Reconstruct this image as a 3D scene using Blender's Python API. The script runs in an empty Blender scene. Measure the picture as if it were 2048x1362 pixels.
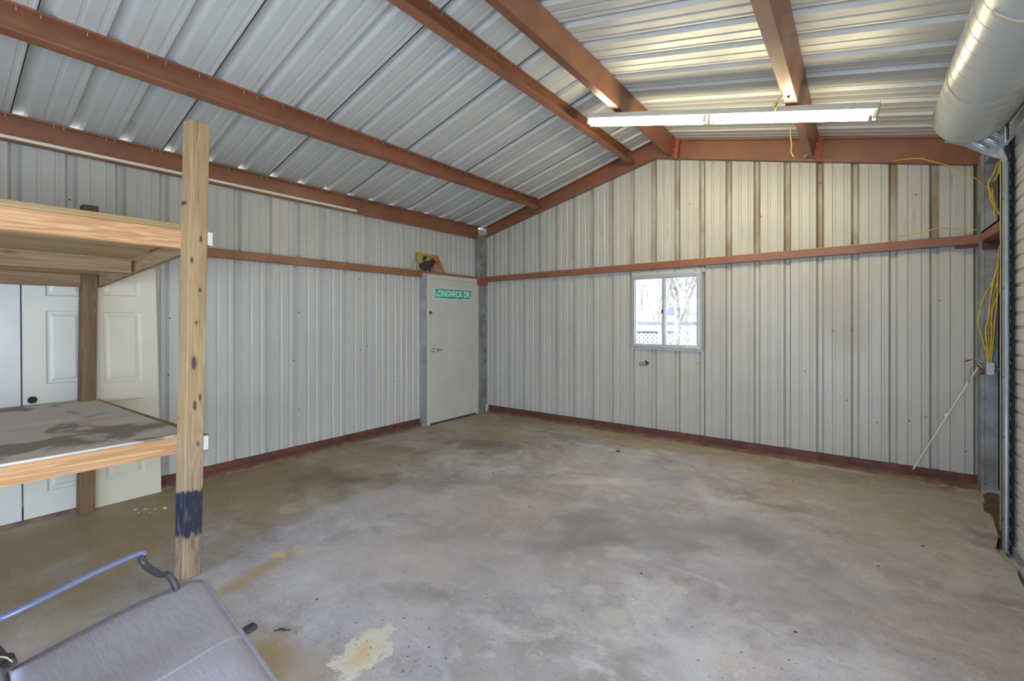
import bpy, math, random
from mathutils import Vector, Matrix
random.seed(11)
S = bpy.context.scene
COL = S.collection

# ------------------------------------------------------------------ camera
CAMZ = 1.537
cam_d = bpy.data.cameras.new('camera')
cam = bpy.data.objects.new('camera', cam_d); COL.objects.link(cam)
cam.location = (0, 0, CAMZ)
cam.rotation_euler = (math.pi/2, 0, math.radians(36.2205))
cam_d.sensor_width = 36.0
cam_d.lens = 913.12*36/2048
cam_d.shift_x = -(1048.28-1024)/2048
cam_d.shift_y = -(681-639.43)/2048
cam_d.clip_start = 0.05; cam_d.clip_end = 300
S.camera = cam

# ------------------------------------------------------------------ light
world = bpy.data.worlds.new('sky'); S.world = world
world.use_nodes = True
wn = world.node_tree; wn.nodes.clear()
bg = wn.nodes.new('ShaderNodeBackground'); wo = wn.nodes.new('ShaderNodeOutputWorld')
bg.inputs[0].default_value = (0.80, 0.90, 1.0, 1); bg.inputs[1].default_value = 7.0
wn.links.new(bg.outputs[0], wo.inputs[0])

sun_d = bpy.data.lights.new('sun', 'SUN'); sun = bpy.data.objects.new('sun', sun_d); COL.objects.link(sun)
sun_d.energy = 16; sun_d.angle = math.radians(0.6); sun_d.color = (1.0, 0.95, 0.86)
sun.rotation_euler = (math.radians(38), 0, math.radians(-28))

def area(name, loc, rot, sx, sy, e, col):
    d = bpy.data.lights.new(name, 'AREA'); d.shape = 'RECTANGLE'; d.size = sx; d.size_y = sy
    d.energy = e; d.color = col
    o = bpy.data.objects.new(name, d); COL.objects.link(o); o.location = loc; o.rotation_euler = rot
    return o
# cool fill lamp added at an unseen opening, right of and behind the camera
area('side_fill', (1.16, -.95, 1.05), (0, math.radians(90), 0), 2.0, 3.9, 160, (0.60, 0.75, 1.0))
# second fill lamp added at an unseen front opening, to blue the lower walls
area('front_fill', (-1.4, -3.28, .9), (math.radians(84), 0, 0), 3.4, 1.6, 125, (0.34, 0.58, 1.0))

vs = S.view_settings
vs.view_transform = 'Standard'; vs.look = 'None'; vs.gamma = 1.0; vs.exposure = -0.13
S.cycles.max_bounces = 10
S.cycles.diffuse_bounces = 6
S.cycles.use_denoising = True
S.cycles.sample_clamp_indirect = 6.0

# ------------------------------------------------------------------ dimensions
XL, XR = -5.107, 0.87          # inner faces of the side walls
YB, YF = 5.814, -3.4           # back wall, open front
P = 0.3048                     # rib pitch of the sheet metal
RX, RZ = -2.12, 3.87          # ridge (underside of roof sheet)
SL, SR = 0.272, 0.222         # roof slopes
def roofz(x): return RZ-SL*(RX-x) if x < RX else RZ-SR*(x-RX)
def rafz(x): return 3.62-0.2425*(RX-x) if x < RX else 3.62-0.2275*(x-RX)

# ------------------------------------------------------------------ mesh helpers
class MB:
    def __init__(s): s.v = []; s.f = []; s.sm = []
    def add(s, vs_, fs_, smooth=False):
        b = len(s.v); s.v += [tuple(p) for p in vs_]
        for f in fs_: s.f.append(tuple(i+b for i in f)); s.sm.append(smooth)
        return s
    def box(s, lo, hi):
        x0, y0, z0 = lo; x1, y1, z1 = hi
        if x0 > x1: x0, x1 = x1, x0
        if y0 > y1: y0, y1 = y1, y0
        if z0 > z1: z0, z1 = z1, z0
        return s.hexa([(x0,y0,z0),(x1,y0,z0),(x1,y1,z0),(x0,y1,z0)], [(x0,y0,z1),(x1,y0,z1),(x1,y1,z1),(x0,y1,z1)])
    def hexa(s, bot, top):      # bottom ring counter-clockwise from above
        return s.add(list(bot)+list(top), [(3,2,1,0),(4,5,6,7),(0,1,5,4),(1,2,6,5),(2,3,7,6),(3,0,4,7)])
    def obox(s, c, ax, ay, az):  # centre and three half vectors
        c, ax, ay, az = map(Vector, (c, ax, ay, az))
        b = [c-ax-ay-az, c+ax-ay-az, c+ax+ay-az, c-ax+ay-az]; t = [p+2*az for p in b]
        return s.hexa(b, t)
    def sweep(s, prof, p0, p1, U, V, closed=True, caps=True, smooth=False):
        # prof: (u, v) points; swept from p0 to p1
        p0, p1, U, V = map(Vector, (p0, p1, U, V)); n = len(prof)
        a = [p0+U*u+V*v for u, v in prof]; b = [p1+U*u+V*v for u, v in prof]
        fs = [(i, (i+1) % n, n+(i+1) % n, n+i) for i in range(n if closed else n-1)]
        if closed and caps: fs += [tuple(range(n))[::-1], tuple(range(n, 2*n))]
        return s.add(a+b, fs, smooth)
    def tube(s, pts, r, seg=8, flat=None, smooth=True):
        pts = [Vector(p) for p in pts]; n = len(pts); rings = []
        prev = None
        for i, p in enumerate(pts):
            t = (pts[min(i+1, n-1)]-pts[max(i-1, 0)]).normalized()
            if prev is None:
                up = Vector((0, 0, 1)) if abs(t.z) < .9 else Vector((1, 0, 0))
                a = t.cross(up).normalized()
            else:
                a = (prev-t*prev.dot(t)).normalized()
            prev = a; b = t.cross(a).normalized()
            rr = r[i] if isinstance(r, (list, tuple)) else r
            fl = flat or 1.0
            rings.append([p+a*math.cos(k*2*math.pi/seg)*rr+b*math.sin(k*2*math.pi/seg)*rr*fl for k in range(seg)])
        vs_ = [q for g in rings for q in g]; fs = []
        for i in range(n-1):
            for k in range(seg):
                fs.append((i*seg+k, i*seg+(k+1) % seg, (i+1)*seg+(k+1) % seg, (i+1)*seg+k))
        s.add(vs_, fs, smooth)
        s.add(rings[0], [tuple(range(seg))[::-1]]); s.add(rings[-1], [tuple(range(seg))])
        return s
    def cyl(s, p0, p1, r, seg=16, r1=None): return s.tube([p0, p1], [r, r if r1 is None else r1], seg)

def obj(name, mb, m, parent=None, loc=None, bevel=0, seg=2, solid=0):
    """link one mesh object; vertices are given in world space"""
    if parent is not None:
        o_ = Vector(parent['_o'])
    elif loc is not None: o_ = Vector(loc)
    else:
        o_ = Vector((sum(v[0] for v in mb.v)/len(mb.v), sum(v[1] for v in mb.v)/len(mb.v), min(v[2] for v in mb.v)))
    me = bpy.data.meshes.new(name)
    me.from_pydata([tuple(Vector(v)-o_) for v in mb.v], [], mb.f)
    me.polygons.foreach_set('use_smooth', mb.sm)
    me.update()
    for mm in (m if isinstance(m, (list, tuple)) else [m]): me.materials.append(mm)
    o = bpy.data.objects.new(name, me); COL.objects.link(o)
    if parent is not None: o.parent = parent
    else: o.location = o_
    o['_o'] = tuple(o_)
    if bevel:
        b = o.modifiers.new('bevel', 'BEVEL'); b.width = bevel; b.segments = seg; b.limit_method = 'ANGLE'; b.angle_limit = math.radians(40)
    if solid:
        q = o.modifiers.new('solid', 'SOLIDIFY'); q.thickness = solid; q.offset = 0
    return o
def root(name, label, cat, loc, group=None):
    o = bpy.data.objects.new(name, None); COL.objects.link(o); o.location = loc
    o.empty_display_size = .1; o['_o'] = tuple(loc)
    return tag(o, label, cat, group)
def tag(o, label, cat, group=None):
    o['label'] = label; o['category'] = cat
    if group: o['group'] = group
    return o
def struct(o): o['kind'] = 'structure'; return o
def sroot(name, loc):
    o = bpy.data.objects.new(name, None); COL.objects.link(o); o.location = loc; o['_o'] = tuple(loc); o['kind'] = 'structure'
    return o
def smooth_path(pts, k=6):
    pts = [Vector(p) for p in pts]; out = []
    for i in range(len(pts)-1):
        p0 = pts[max(i-1, 0)]; p1 = pts[i]; p2 = pts[i+1]; p3 = pts[min(i+2, len(pts)-1)]
        for j in range(k):
            t = j/k
            out.append(.5*((2*p1)+(-p0+p2)*t+(2*p0-5*p1+4*p2-p3)*t*t+(-p0+3*p1-3*p2+p3)*t**3))
    out.append(pts[-1]); return out

# ------------------------------------------------------------------ materials
class G:
    """tiny node-graph builder"""
    def __init__(s, name):
        s.m = bpy.data.materials.new(name); s.m.use_nodes = True; s.t = s.m.node_tree; s.t.nodes.clear()
        s.out = s.t.nodes.new('ShaderNodeOutputMaterial'); s.b = s.t.nodes.new('ShaderNodeBsdfPrincipled')
        s.t.links.new(s.b.outputs[0], s.out.inputs[0])
        s.tc = s.t.nodes.new('ShaderNodeTexCoord')
    def n(s, ty, **kw):
        x = s.t.nodes.new(ty)
        for k, v in kw.items(): setattr(x, k, v)
        return x
    def l(s, a, b): s.t.links.new(a, b)
    def setin(s, sock, v):
        if hasattr(v, 'is_linked') or isinstance(v, bpy.types.NodeSocket): s.l(v, sock)
        else: sock.default_value = v
    def obj(s, scale=(1, 1, 1), loc=(0, 0, 0), rot=(0, 0, 0)):
        mp = s.n('ShaderNodeMapping'); s.l(s.tc.outputs['Object'], mp.inputs[0])
        mp.inputs['Scale'].default_value = scale; mp.inputs['Location'].default_value = loc; mp.inputs['Rotation'].default_value = rot
        return mp.outputs[0]
    def noise(s, vec, scale, detail=4, rough=.55, dist=0):
        x = s.n('ShaderNodeTexNoise'); s.l(vec, x.inputs['Vector']); x.inputs['Scale'].default_value = scale
        x.inputs['Detail'].default_value = detail; x.inputs['Roughness'].default_value = rough; x.inputs['Distortion'].default_value = dist
        return x.outputs[0]
    def ramp(s, v, a, b, lo=0, hi=1):
        x = s.n('ShaderNodeMapRange'); x.interpolation_type = 'SMOOTHSTEP'; s.setin(x.inputs[0], v)
        for i, q in enumerate((a, b, lo, hi)): x.inputs[i+1].default_value = q
        return x.outputs[0]
    def math(s, op, a, b=0.0, c=0.0):
        x = s.n('ShaderNodeMath', operation=op); s.setin(x.inputs[0], a); s.setin(x.inputs[1], b); s.setin(x.inputs[2], c); return x.outputs[0]
    def mix(s, f, a, b, mode='MIX'):
        x = s.n('ShaderNodeMix', data_type='RGBA', blend_type=mode)
        s.setin(x.inputs[0], f)
        for i, q in ((6, a), (7, b)):
            if isinstance(q, tuple): x.inputs[i].default_value = (*q, 1) if len(q) == 3 else q
            else: s.l(q, x.inputs[i])
        return x.outputs[2]
    def xyz(s):
        x = s.n('ShaderNodeSeparateXYZ'); s.l(s.tc.outputs['Object'], x.inputs[0]); return x.outputs
    def bump(s, h, strength=.3, dist=.01):
        x = s.n('ShaderNodeBump'); x.inputs['Strength'].default_value = strength; x.inputs['Distance'].default_value = dist
        s.l(h, x.inputs['Height']); s.l(x.outputs[0], s.b.inputs['Normal'])
    def done(s, col, rough=.5, metal=0.0, spec=.5):
        if isinstance(col, tuple): s.b.inputs['Base Color'].default_value = (*col, 1)
        else: s.l(col, s.b.inputs['Base Color'])
        s.setin(s.b.inputs['Roughness'], rough); s.b.inputs['Metallic'].default_value = metal
        s.b.inputs['Specular IOR Level'].default_value = spec
        return s.m

def simple(name, c, rough=.5, metal=0.0, var=.12, scale=6, bump=0, c2=None, stretch=(1, 1, 1), spec=.5):
    g = G(name); v = g.obj(stretch)
    n = g.noise(v, scale, 5)
    c2 = c2 or tuple(x*(1-var*2) for x in c)
    col = g.mix(g.ramp(n, .3, .7), c2, c)
    if bump: g.bump(g.noise(v, scale*6, 3), bump, .003)
    return g.done(col, g.ramp(n, .2, .8, rough*1.15, rough*.85), metal, spec)

def panel_mat(name, base, dirt, axis, rib_marks=0.0, rough=.40, metal=.06, lo=(.85, .88, .92)):
    """sheet metal: streaks that run along `axis`, specks, rusty-brown grime and painted rib-edge shade"""
    g = G(name)
    st = {'z': (1, 1, .07), 'x': (.1, 1, 1)}[axis]
    v = g.obj(st)
    streak = g.ramp(g.noise(v, 9, 6, .65), .42, .72)
    blot = g.ramp(g.noise(g.obj(), 1.3, 5), .4, .75)
    m1 = g.math('MULTIPLY', streak, blot)
    col = g.mix(g.ramp(g.noise(g.obj(), .9, 3), .3, .7), tuple(b*.94 for b in base), base)
    col = g.mix(g.math('MULTIPLY', m1, .30), col, dirt)
    sp = g.ramp(g.noise(g.obj(), 75, 2, .5), .74, .79)
    spm = g.ramp(g.noise(g.obj((1, 1, 1), (3, 1, 7)), 2.1, 3), .45, .65)
    col = g.mix(g.math('MULTIPLY', g.math('MULTIPLY', sp, spm), .7), col, (.07, .06, .05))
    if rib_marks:
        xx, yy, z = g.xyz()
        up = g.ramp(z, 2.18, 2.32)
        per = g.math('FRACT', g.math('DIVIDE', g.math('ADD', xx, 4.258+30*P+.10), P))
        line = g.math('MULTIPLY', g.ramp(per, .05, .14), g.ramp(per, .36, .27))  # brown band across each rib recess, upper wall only
        wide = g.math('MULTIPLY', g.ramp(per, .80, 1.0), .6)
        b2 = g.ramp(g.noise(g.obj((1, 1, .35)), 5, 4), .35, .65, .25, 1)
        k = g.math('MULTIPLY', g.math('MULTIPLY', line, b2), g.math('MULTIPLY', g.math('MULTIPLY', up, g.ramp(xx, -4.2, -.8, .25, 1)), rib_marks))
        col = g.mix(k, col, (.20, .135, .065))
        thin = g.math('MULTIPLY', g.ramp(per, .292, .306), g.ramp(per, .350, .336))  # shade painted as a thin dark line along rib edges, left part only
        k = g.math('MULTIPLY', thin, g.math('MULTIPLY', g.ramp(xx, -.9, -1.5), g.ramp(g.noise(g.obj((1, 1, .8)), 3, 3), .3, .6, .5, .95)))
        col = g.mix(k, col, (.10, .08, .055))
        s2 = g.ramp(g.noise(g.obj((1, 1, .10)), 22, 5, .7), .50, .72)
        b3 = g.ramp(g.noise(g.obj((1, 1, .7)), 2.4, 4), .40, .62)
        k = g.math('MULTIPLY', g.math('MULTIPLY', s2, b3), g.math('MULTIPLY', up, .5))
        col = g.mix(k, col, (.24, .17, .09))
    g.bump(g.noise(g.obj(st), 3.0, 2), .06, .02)
    return g.done(col, g.ramp(blot, 0, 1, rough, rough+.18), metal)

M = {}
M['panel'] = panel_mat('painted sheet metal', (.46, .455, .42), (.36, .33, .25), 'z', 0)
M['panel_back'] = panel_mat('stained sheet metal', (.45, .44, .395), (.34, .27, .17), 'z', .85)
M['roof'] = panel_mat('galvalume roof sheet', (.54, .545, .51), (.24, .22, .16), 'x', 0, .40, .15)
M['red'] = simple('red oxide primer', (.25, .098, .048), .42, 0, .12, 3, .05, (.19, .073, .038), spec=.6)
M['red_dark'] = simple('rusty base angle', (.14, .040, .028), .65, 0, .2, 8, .2, (.07, .028, .02))
M['red_bright'] = simple('fresh red primer', (.34, .075, .05), .45, 0, .1, 5)
M['galv'] = simple('galvanised steel', (.42, .45, .47), .42, .55, .12, 7, .04)
M['galv_dirty'] = simple('dirty galvanised steel', (.34, .36, .37), .5, .4, .2, 5, .1, (.2, .19, .17))
M['galv_bright'] = simple('bright galvanised steel', (.66, .68, .68), .3, .7, .08, 12, .03)
M['sill'] = simple('mud stained sill', (.20, .115, .065), .85, 0, .2, 9, .4, (.10, .06, .04))
M['black'] = simple('black rubber', (.012, .012, .012), .7, 0, .1, 9)
M['dark'] = simple('dark gap', (.02, .018, .015), .9, 0, .1, 9)
M['door_white'] = simple('off white door paint', (.54, .52, .45), .42, 0, .03, 2)
M['leaf_white'] = simple('white steel door', (.51, .51, .47), .4, 0, .04, 2.5)
M['gloss_white'] = simple('white primed door', (.60, .55, .43), .42, 0, .03, 2)
M['chrome'] = simple('satin chrome', (.62, .60, .57), .25, 1, .05, 20)
M['green'] = simple('green sign sheeting', (.012, .42, .28), .4, 0, .06, 14)
M['signwhite'] = simple('white sign lettering', (.80, .84, .82), .4, 0, .03, 20)
M['smudge'] = simple('dark smudges', (.02, .035, .03), .8, 0, .1, 30)
M['cream'] = simple('cream plastic pipe', (.74, .68, .52), .4, 0, .06, 8)
M['fixture'] = simple('white enamel fixture', (.62, .60, .52), .45, 0, .06, 9)
M['barrel'] = simple('painted barrel steel', (.50, .54, .52), .33, .12, .06, 3, 0, (.47, .51, .50))
M['tape'] = simple('old tape', (.62, .56, .48), .6, 0, .1, 20)
M['curtain'] = simple('roll door curtain', (.62, .60, .55), .45, .15, .07, 7, .03, (.52, .50, .46), (1, .15, 1))
M['yellow'] = simple('yellow cable jacket', (.62, .44, .04), .45, 0, .15, 18, 0, (.42, .30, .03))
M['yellow2'] = simple('faded yellow cable', (.66, .50, .10), .5, 0, .15, 18, 0, (.5, .38, .1))
M['blackwire'] = simple('black cable', (.02, .02, .02), .4, 0, .1, 18)
M['white_wire'] = simple('white rod plastic', (.74, .72, .64), .45, 0, .06, 18)
M['redcap'] = simple('red wire nut', (.30, .035, .025), .5, 0, .1, 18)
M['beigewire'] = simple('beige wires', (.40, .31, .22), .55, 0, .2, 18)
M['chair_frame'] = simple('blue grey powder coat', (.20, .22, .37), .30, .2, .02, 4, 0, spec=.6)
M['chair_dark'] = simple('dark bronze paint', (.07, .065, .07), .45, .2, .1, 10)
M['rust'] = simple('rusty hinge', (.10, .065, .035), .7, .2, .3, 30, .3, (.03, .025, .02))
M['piping'] = simple('sling hem', (.36, .355, .44), .7, 0, .05, 30)
M['thread'] = simple('white thread', (.50, .49, .53), .6, 0, .05, 30)
M['alum'] = simple('mill aluminium', (.50, .51, .50), .38, .6, .08, 10, .02)
M['label_white'] = simple('paper lumber tag', (.58, .58, .54), .6, 0, .04, 40)
M['leafbrown'] = simple('dry brown leaf', (.13, .08, .05), .8, 0, .25, 60)
M['leafgrey'] = simple('grey chip', (.55, .55, .53), .8, 0, .15, 60)
M['twig'] = simple('dark twig', (.03, .028, .02), .8, 0, .2, 60)
M['soil'] = simple('red brown soil', (.13, .075, .045), .95, 0, .3, 18, 1.0, (.06, .038, .026))
M['woodchip'] = simple('yellow wood chip', (.60, .45, .20), .8, 0, .2, 50)
M['ground'] = simple('pale gravel and dry lawn', (.52, .51, .48), .95, 0, .2, 2, .3, (.42, .41, .38))
M['bark'] = simple('grey winter bark', (.26, .25, .245), .9, 0, .2, 10, .3, (.12, .11, .11))
M['deck'] = simple('weathered blue grey rail', (.09, .105, .14), .8, 0, .1, 6)
M['lattice'] = simple('white lattice', (.75, .73, .68), .7, 0, .1, 6)
M['redpost'] = simple('red brown deck post', (.34, .24, .20), .7, 0, .1, 6)
M['siding'] = simple('pale far siding', (.32, .35, .43), .8, 0, .1, 3)

def wood(name, ax, c_lo, c_mid, c_hi, scale=1.0, rough=.7, extra=None, knots=True):
    """sawn lumber, grain running along axis ax"""
    g = G(name)
    sc = {'x': (.06, 1, 1), 'y': (1, .06, 1), 'z': (1, 1, .06)}[ax]
    v = g.obj(sc)
    big = g.noise(v, 9*scale, 3, .5, 1.2)
    wav = g.math('FRACT', g.math('MULTIPLY', big, 9))
    ring = g.ramp(g.math('ABSOLUTE', g.math('SUBTRACT', wav, .5)), .05, .5)
    fine = g.noise(g.obj(tuple(s_*1.0 for s_ in sc)), 90*scale, 3, .6)
    col = g.mix(ring, c_mid, c_hi)
    col = g.mix(g.ramp(g.noise(g.obj(sc), 4, 4), .45, .75), col, c_lo)
    col = g.mix(g.math('MULTIPLY', g.ramp(fine, .55, .75), .35), col, tuple(x*.55 for x in c_lo))
    if knots:
        vo = g.n('ShaderNodeTexVoronoi'); g.l(g.obj({'x': (2.2, 7, 7), 'y': (7, 2.2, 7), 'z': (7, 7, 2.2)}[ax], (1.3, 2.1, .4)), vo.inputs['Vector']); vo.inputs['Scale'].default_value = 1.0
        kn = g.ramp(vo.outputs['Distance'], .16, .05)
        col = g.mix(g.math('MULTIPLY', kn, .85), col, (.085, .04, .025))
    if extra: col = extra(g, col)
    g.bump(fine, .25, .002)
    return g.done(col, rough)

def post_extra(g, col):
    x, y, z = g.xyz()
    # a coat of dark blue paint round the foot, ragged edges
    # weathered pinkish grey face and long checks
    ck = g.ramp(g.noise(g.obj((1, 1, .035)), 34, 3, .6), .60, .66)
    col = g.mix(g.math('MULTIPLY', ck, .55), col, (.12, .075, .05))
    for (ky, kz, rz) in ((1.001, 2.236, .014), (1.07, 2.024, .022), (1.024, 1.892, .020), (1.066, 1.716, .016), (1.034, 1.279, .045), (1.039, 1.024, .032), (1.066, 1.069, .022), (1.055, .791, .018), (1.047, 1.52, .010), (.972, 1.268, .022), (.968, 1.047, .020), (.970, 2.04, .02), (.968, 1.70, .018), (.972, .95, .008)):
        w_ = max(.008, rz*.32)
        mp = g.n('ShaderNodeMapping', vector_type='TEXTURE'); g.l(g.tc.outputs['Object'], mp.inputs[0])
        mp.inputs['Location'].default_value = (.87, ky-.3, kz); mp.inputs['Scale'].default_value = (.5, w_, rz)
        ln = g.n('ShaderNodeVectorMath', operation='LENGTH'); g.l(mp.outputs[0], ln.inputs[0])
        col = g.mix(g.ramp(ln.outputs['Value'], 1.9, 1.1, 0, .35), col, (.20, .11, .055))
        col = g.mix(g.ramp(ln.outputs['Value'], 1.05, .7, 0, .9), col, (.055, .025, .02))
    nz = g.noise(g.obj((1, 1, .12)), 26, 4, .7)
    e1 = g.math('ADD', z, g.math('MULTIPLY', nz, -.16))
    up = g.ramp(e1, .445, .425); dn = g.ramp(e1, .155, .185)
    k = g.math('MULTIPLY', g.math('MULTIPLY', up, dn), g.ramp(g.noise(g.obj((1, 1, .3)), 30, 3), .25, .5, .65, 1))
    col = g.mix(g.math('MULTIPLY', g.ramp(z, 1.1, .5), .35), col, (.30, .22, .17))
    col = g.mix(g.math('MULTIPLY', g.math('MULTIPLY', g.ramp(z, .34, .22), g.ramp(nz, .40, .60)), .75), col, (.10, .07, .055))
    return g.mix(k, col, (.012, .014, .030))
M['post'] = wood('weathered treated post', 'z', (.21, .135, .065), (.30, .195, .09), (.37, .255, .125), 1.0, .7, post_extra, False)
M['post_rear'] = wood('shaded treated post', 'z', (.075, .042, .017), (.115, .065, .026), (.17, .10, .045), 1.0, .75)  # rear posts: shade under the shelves put into a darker wood colour
M['beam_y'] = wood('pine beam', 'y', (.33, .155, .06), (.42, .21, .085), (.58, .34, .16), 1.3, .65, None, False)
M['joist_y'] = wood('shaded brown joist', 'y', (.13, .072, .034), (.20, .115, .055), (.28, .18, .09), .9, .75)  # joist colour lowered to carry the under-shelf shade
M['board_x'] = wood('brown end board', 'x', (.16, .095, .045), (.23, .14, .066), (.30, .20, .10), .9, .75)

def ply_extra(g, col):
    n = g.noise(g.obj((1, .7, 1)), 2.2, 5, .6, .6)
    col = g.mix(g.ramp(n, .35, .6), col, (.50, .46, .46))
    s_ = g.ramp(g.noise(g.obj((1, .8, 1), (3.1, .4, 0)), 3.0, 4, .55, .3), .52, .62)
    return g.mix(g.math('MULTIPLY', s_, .8), col, (.13, .095, .05))
M['ply_low'] = wood('stained plywood top', 'y', (.42, .35, .27), (.54, .47, .39), (.60, .55, .50), .5, .6, ply_extra, False)
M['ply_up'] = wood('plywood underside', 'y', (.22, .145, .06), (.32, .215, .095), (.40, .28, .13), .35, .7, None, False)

def floor_mat():
    g = G('stained concrete')
    base = (.40, .385, .375)
    P_ = g.tc.outputs['Object']
    big = g.noise(g.obj(), .55, 5, .6, .6)
    mid = g.noise(g.obj((1, 1, 1), (7, 3, 0)), 1.9, 6, .62, .8)
    fin = g.noise(g.obj(), 9, 6, .65)
    vfi = g.noise(g.obj(), 60, 3, .6)
    scr = g.noise(g.obj((1, .16, 1), (0, 0, 0), (0, 0, .9)), 22, 5, .7, .4)
    scr2 = g.noise(g.obj((.2, 1, 1), (5, 2, 0), (0, 0, -.3)), 17, 5, .7, .6)
    gr = g.noise(g.obj((1, 1, 1), (1, 8, 0)), 24, 5, .75, .5)
    col = g.mix(g.ramp(big, .40, .58), (.285, .255, .24), (.39, .375, .41))
    pat = g.noise(g.obj((1, 1.3, 1), (2, 9, 0), (0, 0, .6)), 1.1, 7, .68, 1.0)
    col = g.mix(g.math('MULTIPLY', g.ramp(pat, .52, .68), .60), col, (.50, .48, .51))
    col = g.mix(g.math('MULTIPLY', g.ramp(pat, .49, .36), .75), col, (.215, .19, .18))
    col = g.mix(g.math('MULTIPLY', g.ramp(mid, .50, .66), .60), col, (.58, .565, .57))
    col = g.mix(g.math('MULTIPLY', g.ramp(mid, .46, .32), .60), col, (.225, .205, .195))
    pk = g.noise(g.obj((1, 1, 1), (4, 1, 0)), .8, 4, .6)
    col = g.mix(g.math('MULTIPLY', g.ramp(pk, .48, .60), .55), col, (.44, .36, .31))
    col = g.mix(g.math('MULTIPLY', g.ramp(fin, .53, .68), .45), col, (.60, .585, .58))
    col = g.mix(g.math('MULTIPLY', g.ramp(fin, .46, .30), .50), col, (.21, .19, .175))
    col = g.mix(g.math('MULTIPLY', g.ramp(vfi, .45, .7), .22), col, (.15, .14, .13))
    col = g.mix(g.math('MULTIPLY', g.ramp(scr, .60, .74), .35), col, (.62, .61, .63))
    col = g.mix(g.math('MULTIPLY', g.ramp(scr2, .58, .70), .45), col, (.60, .585, .59))
    col = g.mix(g.math('MULTIPLY', g.ramp(scr2, .42, .30), .35), col, (.22, .20, .19))
    col = g.mix(g.math('MULTIPLY', g.ramp(gr, .58, .72), .40), col, (.60, .59, .59))
    col = g.mix(g.math('MULTIPLY', g.ramp(gr, .40, .28), .50), col, (.19, .17, .16))
    warp = g.n('ShaderNodeTexNoise'); g.l(P_, warp.inputs['Vector']); warp.inputs['Scale'].default_value = 2.6; warp.inputs['Detail'].default_value = 5
    wv = g.n('ShaderNodeVectorMath', operation='SUBTRACT'); g.l(warp.outputs['Color'], wv.inputs[0]); wv.inputs[1].default_value = (.5, .5, .5)
    warp2 = g.n('ShaderNodeTexNoise'); g.l(P_, warp2.inputs['Vector']); warp2.inputs['Scale'].default_value = 13; warp2.inputs['Detail'].default_value = 5; warp2.inputs['Roughness'].default_value = .7
    wv2 = g.n('ShaderNodeVectorMath', operation='SUBTRACT'); g.l(warp2.outputs['Color'], wv2.inputs[0]); wv2.inputs[1].default_value = (.5, .5, .5)
    def blob(cx, cy, rx, ry, rot, c, k, soft=.6, wob=.5):
        nonlocal col
        small = min(rx, ry) < .19
        w2 = g.n('ShaderNodeVectorMath', operation='SCALE'); g.l((wv2 if small else wv).outputs[0], w2.inputs[0]); w2.inputs['Scale'].default_value = wob*(3.2*min(rx, ry) if small else 3.6*min(rx, ry))
        ad = g.n('ShaderNodeVectorMath', operation='ADD'); g.l(P_, ad.inputs[0]); g.l(w2.outputs[0], ad.inputs[1])
        mp = g.n('ShaderNodeMapping', vector_type='TEXTURE'); g.l(ad.outputs[0], mp.inputs[0])
        mp.inputs['Location'].default_value = (cx, cy, 0); mp.inputs['Rotation'].default_value = (0, 0, math.radians(rot)); mp.inputs['Scale'].default_value = (rx, ry, 50)
        ln = g.n('ShaderNodeVectorMath', operation='LENGTH'); g.l(mp.outputs[0], ln.inputs[0])
        f = g.ramp(ln.outputs['Value'], 1.0+soft*.3, 1.0-soft, 0, k)
        col = g.mix(f, col, c)
    # broad olive brown dirt along the left wall and in the far corner
    olive = (.30, .215, .095)
    blob(-4.4, .2, 1.4, 2.2, 0, olive, .88, .8)
    blob(-4.5, 2.4, 1.1, 1.6, 0, olive, .80, .8)
    blob(-4.4, 4.9, 1.1, 1.0, 0, olive, .60, .8)
    blob(-2.4, 5.55, 2.6, .38, -2, olive, .55, .8)
    blob(.35, 5.2, 1.0, .8, 0, (.30, .25, .18), .55, .8)
    blob(-3.0, .6, .9, .55, 20, (.33, .27, .17), .55, .8)
    blob(-2.15, .98, .34, .22, 10, (.31, .21, .09), .9, .8)
    blob(-1.95, 1.12, .22, .14, 40, (.33, .25, .19), .6, .8)
    blob(-1.1, 3.3, 2.2, 1.6, 25, (.38, .365, .43), .50, .95, .8)  # cool daylight sheen painted on the mid floor, with the paler patch next
    blob(-2.2, 2.0, 1.2, .7, 20, (.50, .485, .49), .40, .95, .8)
    # darker damp looking stains
    dk = (.155, .135, .11)
    blob(-4.1, 2.45, .75, .36, 25, dk, .85, .9, .9)
    blob(-3.7, 4.25, .62, .40, 10, dk, .80, .9, .9)
    blob(-4.3, 3.5, .42, .22, 40, dk, .55, .9, .9)
    blob(-3.0, 3.2, .75, .22, 30, (.24, .21, .19), .5, .9, .9)
    blob(-1.45, 3.0, .70, .42, 40, (.19, .18, .19), .80, .9, .9)
    blob(-.75, 3.45, .55, .36, 10, (.19, .19, .22), .75, .9, .9)
    blob(-1.6, 4.45, .55, .35, 0, (.27, .27, .33), .6, .9, .8)
    blob(-1.95, 1.75, .30, .10, 20, (.22, .20, .18), .6, .9, .9)
    blob(-2.35, 2.35, .55, .16, 50, (.25, .22, .20), .45, .9, .9)
    blob(-.25, 2.9, .5, .28, 10, (.26, .245, .23), .45, .9, .9)
    blob(-.2, 1.6, .8, .4, 30, (.33, .33, .36), .5, .9, .8)
    # pale scrapings
    pale = (.60, .595, .61)
    blob(-2.0, 3.9, .60, .12, 35, pale, .6, .9, .9)
    blob(-1.1, 2.0, .35, .2, 0, pale, .35, .9, .9)
    blob(-.6, 2.15, .30, .22, 0, pale, .45, .9, .9)
    blob(-.9, 4.1, .35, .09, 15, pale, .45, .9, .9)
    blob(-2.75, 1.5, .40, .30, 0, (.56, .55, .54), .45, .9, .9)
    blob(-3.0, 2.6, .8, .35, 30, (.48, .44, .41), .5, .9, .9)
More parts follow.
